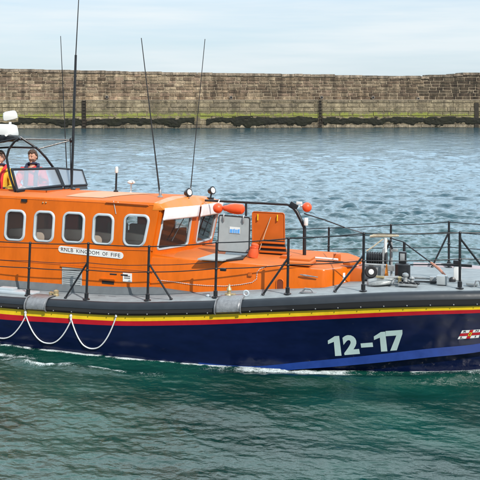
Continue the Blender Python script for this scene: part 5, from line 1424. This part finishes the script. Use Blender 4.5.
    nt.links.new(mx.outputs[0], nt.nodes['Material Output'].inputs[0])
    me.materials.append(m); tag(o, 'rippled green harbour water with foam along the hull', kind='structure'); return o
WATERCOL = (0.012, 0.07, 0.06, 1)
WATER_A = (0.002, 0.026, 0.019, 1); WATER_B = (0.004, 0.062, 0.046, 1)
make_water()
bed = MB(); bed.box((0, 0, -6), (6000, 6000, 0.2)); tag(bed.build('seabed', mat('silt', (0.12, 0.11, 0.08), 0.9)), 'silty harbour bed far below the water', kind='structure')

# ------------------------------------------------------------------ LIGHT, SKY, CAMERA
w = bpy.data.worlds.new('World'); SC.world = w; w.use_nodes = True; nt = w.node_tree; nt.nodes.clear()
SUN_EL, SUN_AZ = math.radians(42), None
sd = Vector((0.74, -0.66, 0)).normalized()           # horizontal direction towards the sun
sunv = Vector((sd.x * math.cos(SUN_EL), sd.y * math.cos(SUN_EL), math.sin(SUN_EL)))
out = nt.nodes.new('ShaderNodeOutputWorld'); bg = nt.nodes.new('ShaderNodeBackground'); bg.inputs[1].default_value = 0.12
sky = nt.nodes.new('ShaderNodeTexSky'); sky.sky_type = 'NISHITA'; sky.sun_disc = False; sky.sun_elevation = SUN_EL; sky.sun_rotation = math.atan2(sd.x, sd.y)
sky.air_density = 1.0; sky.dust_density = 0.6; sky.ozone_density = 1.3
tc = nt.nodes.new('ShaderNodeTexCoord'); mp = nt.nodes.new('ShaderNodeMapping'); mp.inputs['Scale'].default_value = (1.0, 1.0, 13.0); nt.links.new(tc.outputs['Generated'], mp.inputs[0])
n = nt.nodes.new('ShaderNodeTexNoise'); n.inputs['Scale'].default_value = 2.2; n.inputs['Detail'].default_value = 6; n.inputs['Roughness'].default_value = 0.55; nt.links.new(mp.outputs[0], n.inputs['Vector'])
r = nt.nodes.new('ShaderNodeMapRange'); r.inputs[1].default_value = 0.35; r.inputs[2].default_value = 0.70; r.inputs[3].default_value = 0.70; r.inputs[4].default_value = 1.0; nt.links.new(n.outputs['Fac'], r.inputs[0])
mx = nt.nodes.new('ShaderNodeMix'); mx.data_type = 'RGBA'; nt.links.new(r.outputs[0], mx.inputs[0]); nt.links.new(sky.outputs[0], mx.inputs[6]); nc_ = nt.nodes.new('ShaderNodeMix'); nc_.data_type = 'RGBA'; r5 = nt.nodes.new('ShaderNodeMapRange'); r5.inputs[1].default_value = 0.38; r5.inputs[2].default_value = 0.62; nt.links.new(n.outputs['Fac'], r5.inputs[0]); nt.links.new(r5.outputs[0], nc_.inputs[0])
nc_.inputs[6].default_value = (4.9, 6.3, 7.5, 1); nc_.inputs[7].default_value = (6.4, 7.2, 7.7, 1); nt.links.new(nc_.outputs[2], mx.inputs[7])
# sky brightened overhead, out of view, so the water reflects more light
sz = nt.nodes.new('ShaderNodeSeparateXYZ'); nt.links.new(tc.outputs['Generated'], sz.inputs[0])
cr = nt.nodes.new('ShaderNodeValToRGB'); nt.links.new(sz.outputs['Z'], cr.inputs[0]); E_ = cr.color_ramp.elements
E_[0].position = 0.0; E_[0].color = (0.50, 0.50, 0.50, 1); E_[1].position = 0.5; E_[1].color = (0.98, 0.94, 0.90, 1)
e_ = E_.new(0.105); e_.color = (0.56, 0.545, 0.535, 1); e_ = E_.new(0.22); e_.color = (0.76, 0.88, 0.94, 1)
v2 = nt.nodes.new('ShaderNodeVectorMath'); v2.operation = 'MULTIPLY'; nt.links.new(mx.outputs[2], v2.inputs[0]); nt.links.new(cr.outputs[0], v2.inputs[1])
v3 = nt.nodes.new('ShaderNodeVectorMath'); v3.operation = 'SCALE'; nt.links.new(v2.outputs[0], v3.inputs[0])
# unseen bright patch of sky added beyond the wall to lighten water reflections
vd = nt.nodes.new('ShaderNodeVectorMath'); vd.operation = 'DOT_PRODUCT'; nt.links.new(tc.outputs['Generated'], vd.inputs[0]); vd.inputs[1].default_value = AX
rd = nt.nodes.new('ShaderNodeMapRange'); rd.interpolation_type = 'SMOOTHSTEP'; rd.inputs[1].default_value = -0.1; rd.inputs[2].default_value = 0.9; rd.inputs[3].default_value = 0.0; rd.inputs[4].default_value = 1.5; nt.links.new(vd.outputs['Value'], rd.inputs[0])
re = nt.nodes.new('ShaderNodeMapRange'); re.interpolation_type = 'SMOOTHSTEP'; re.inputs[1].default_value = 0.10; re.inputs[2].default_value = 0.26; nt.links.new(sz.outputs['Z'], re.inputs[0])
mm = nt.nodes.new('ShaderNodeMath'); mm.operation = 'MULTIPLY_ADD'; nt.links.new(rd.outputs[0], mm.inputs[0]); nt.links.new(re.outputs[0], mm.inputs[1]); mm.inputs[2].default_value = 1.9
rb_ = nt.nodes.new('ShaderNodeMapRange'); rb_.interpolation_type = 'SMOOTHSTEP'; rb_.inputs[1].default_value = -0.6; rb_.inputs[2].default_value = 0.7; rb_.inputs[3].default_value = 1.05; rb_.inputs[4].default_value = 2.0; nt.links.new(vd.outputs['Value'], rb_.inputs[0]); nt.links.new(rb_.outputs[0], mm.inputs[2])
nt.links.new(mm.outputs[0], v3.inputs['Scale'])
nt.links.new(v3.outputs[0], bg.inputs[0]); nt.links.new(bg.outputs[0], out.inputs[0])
sl = bpy.data.lights.new('sun', 'SUN'); sl.energy = 4.7; sl.angle = math.radians(0.5); sl.color = (1.0, 0.95, 0.88)
so = bpy.data.objects.new('sun', sl); COL.objects.link(so); so.rotation_euler = sunv.to_track_quat('Z', 'Y').to_euler(); so.location = (0, 0, 30)

cam = bpy.data.cameras.new('camera'); co = bpy.data.objects.new('camera', cam); COL.objects.link(co); SC.camera = co
cam.sensor_width = 36; cam.lens = 36 * FOC / 480; cam.shift_y = -(240 - HOR) / 480; cam.clip_end = 5000; cam.clip_start = 0.1
co.location = CAM; co.rotation_euler = (PI / 2, 0, YAW)
SC.view_settings.view_transform = 'Standard'; SC.view_settings.look = 'None'; SC.view_settings.exposure = 0; SC.view_settings.gamma = 1
SC.view_settings.use_curve_mapping = False
SC.render.resolution_x = SC.render.resolution_y = 1024
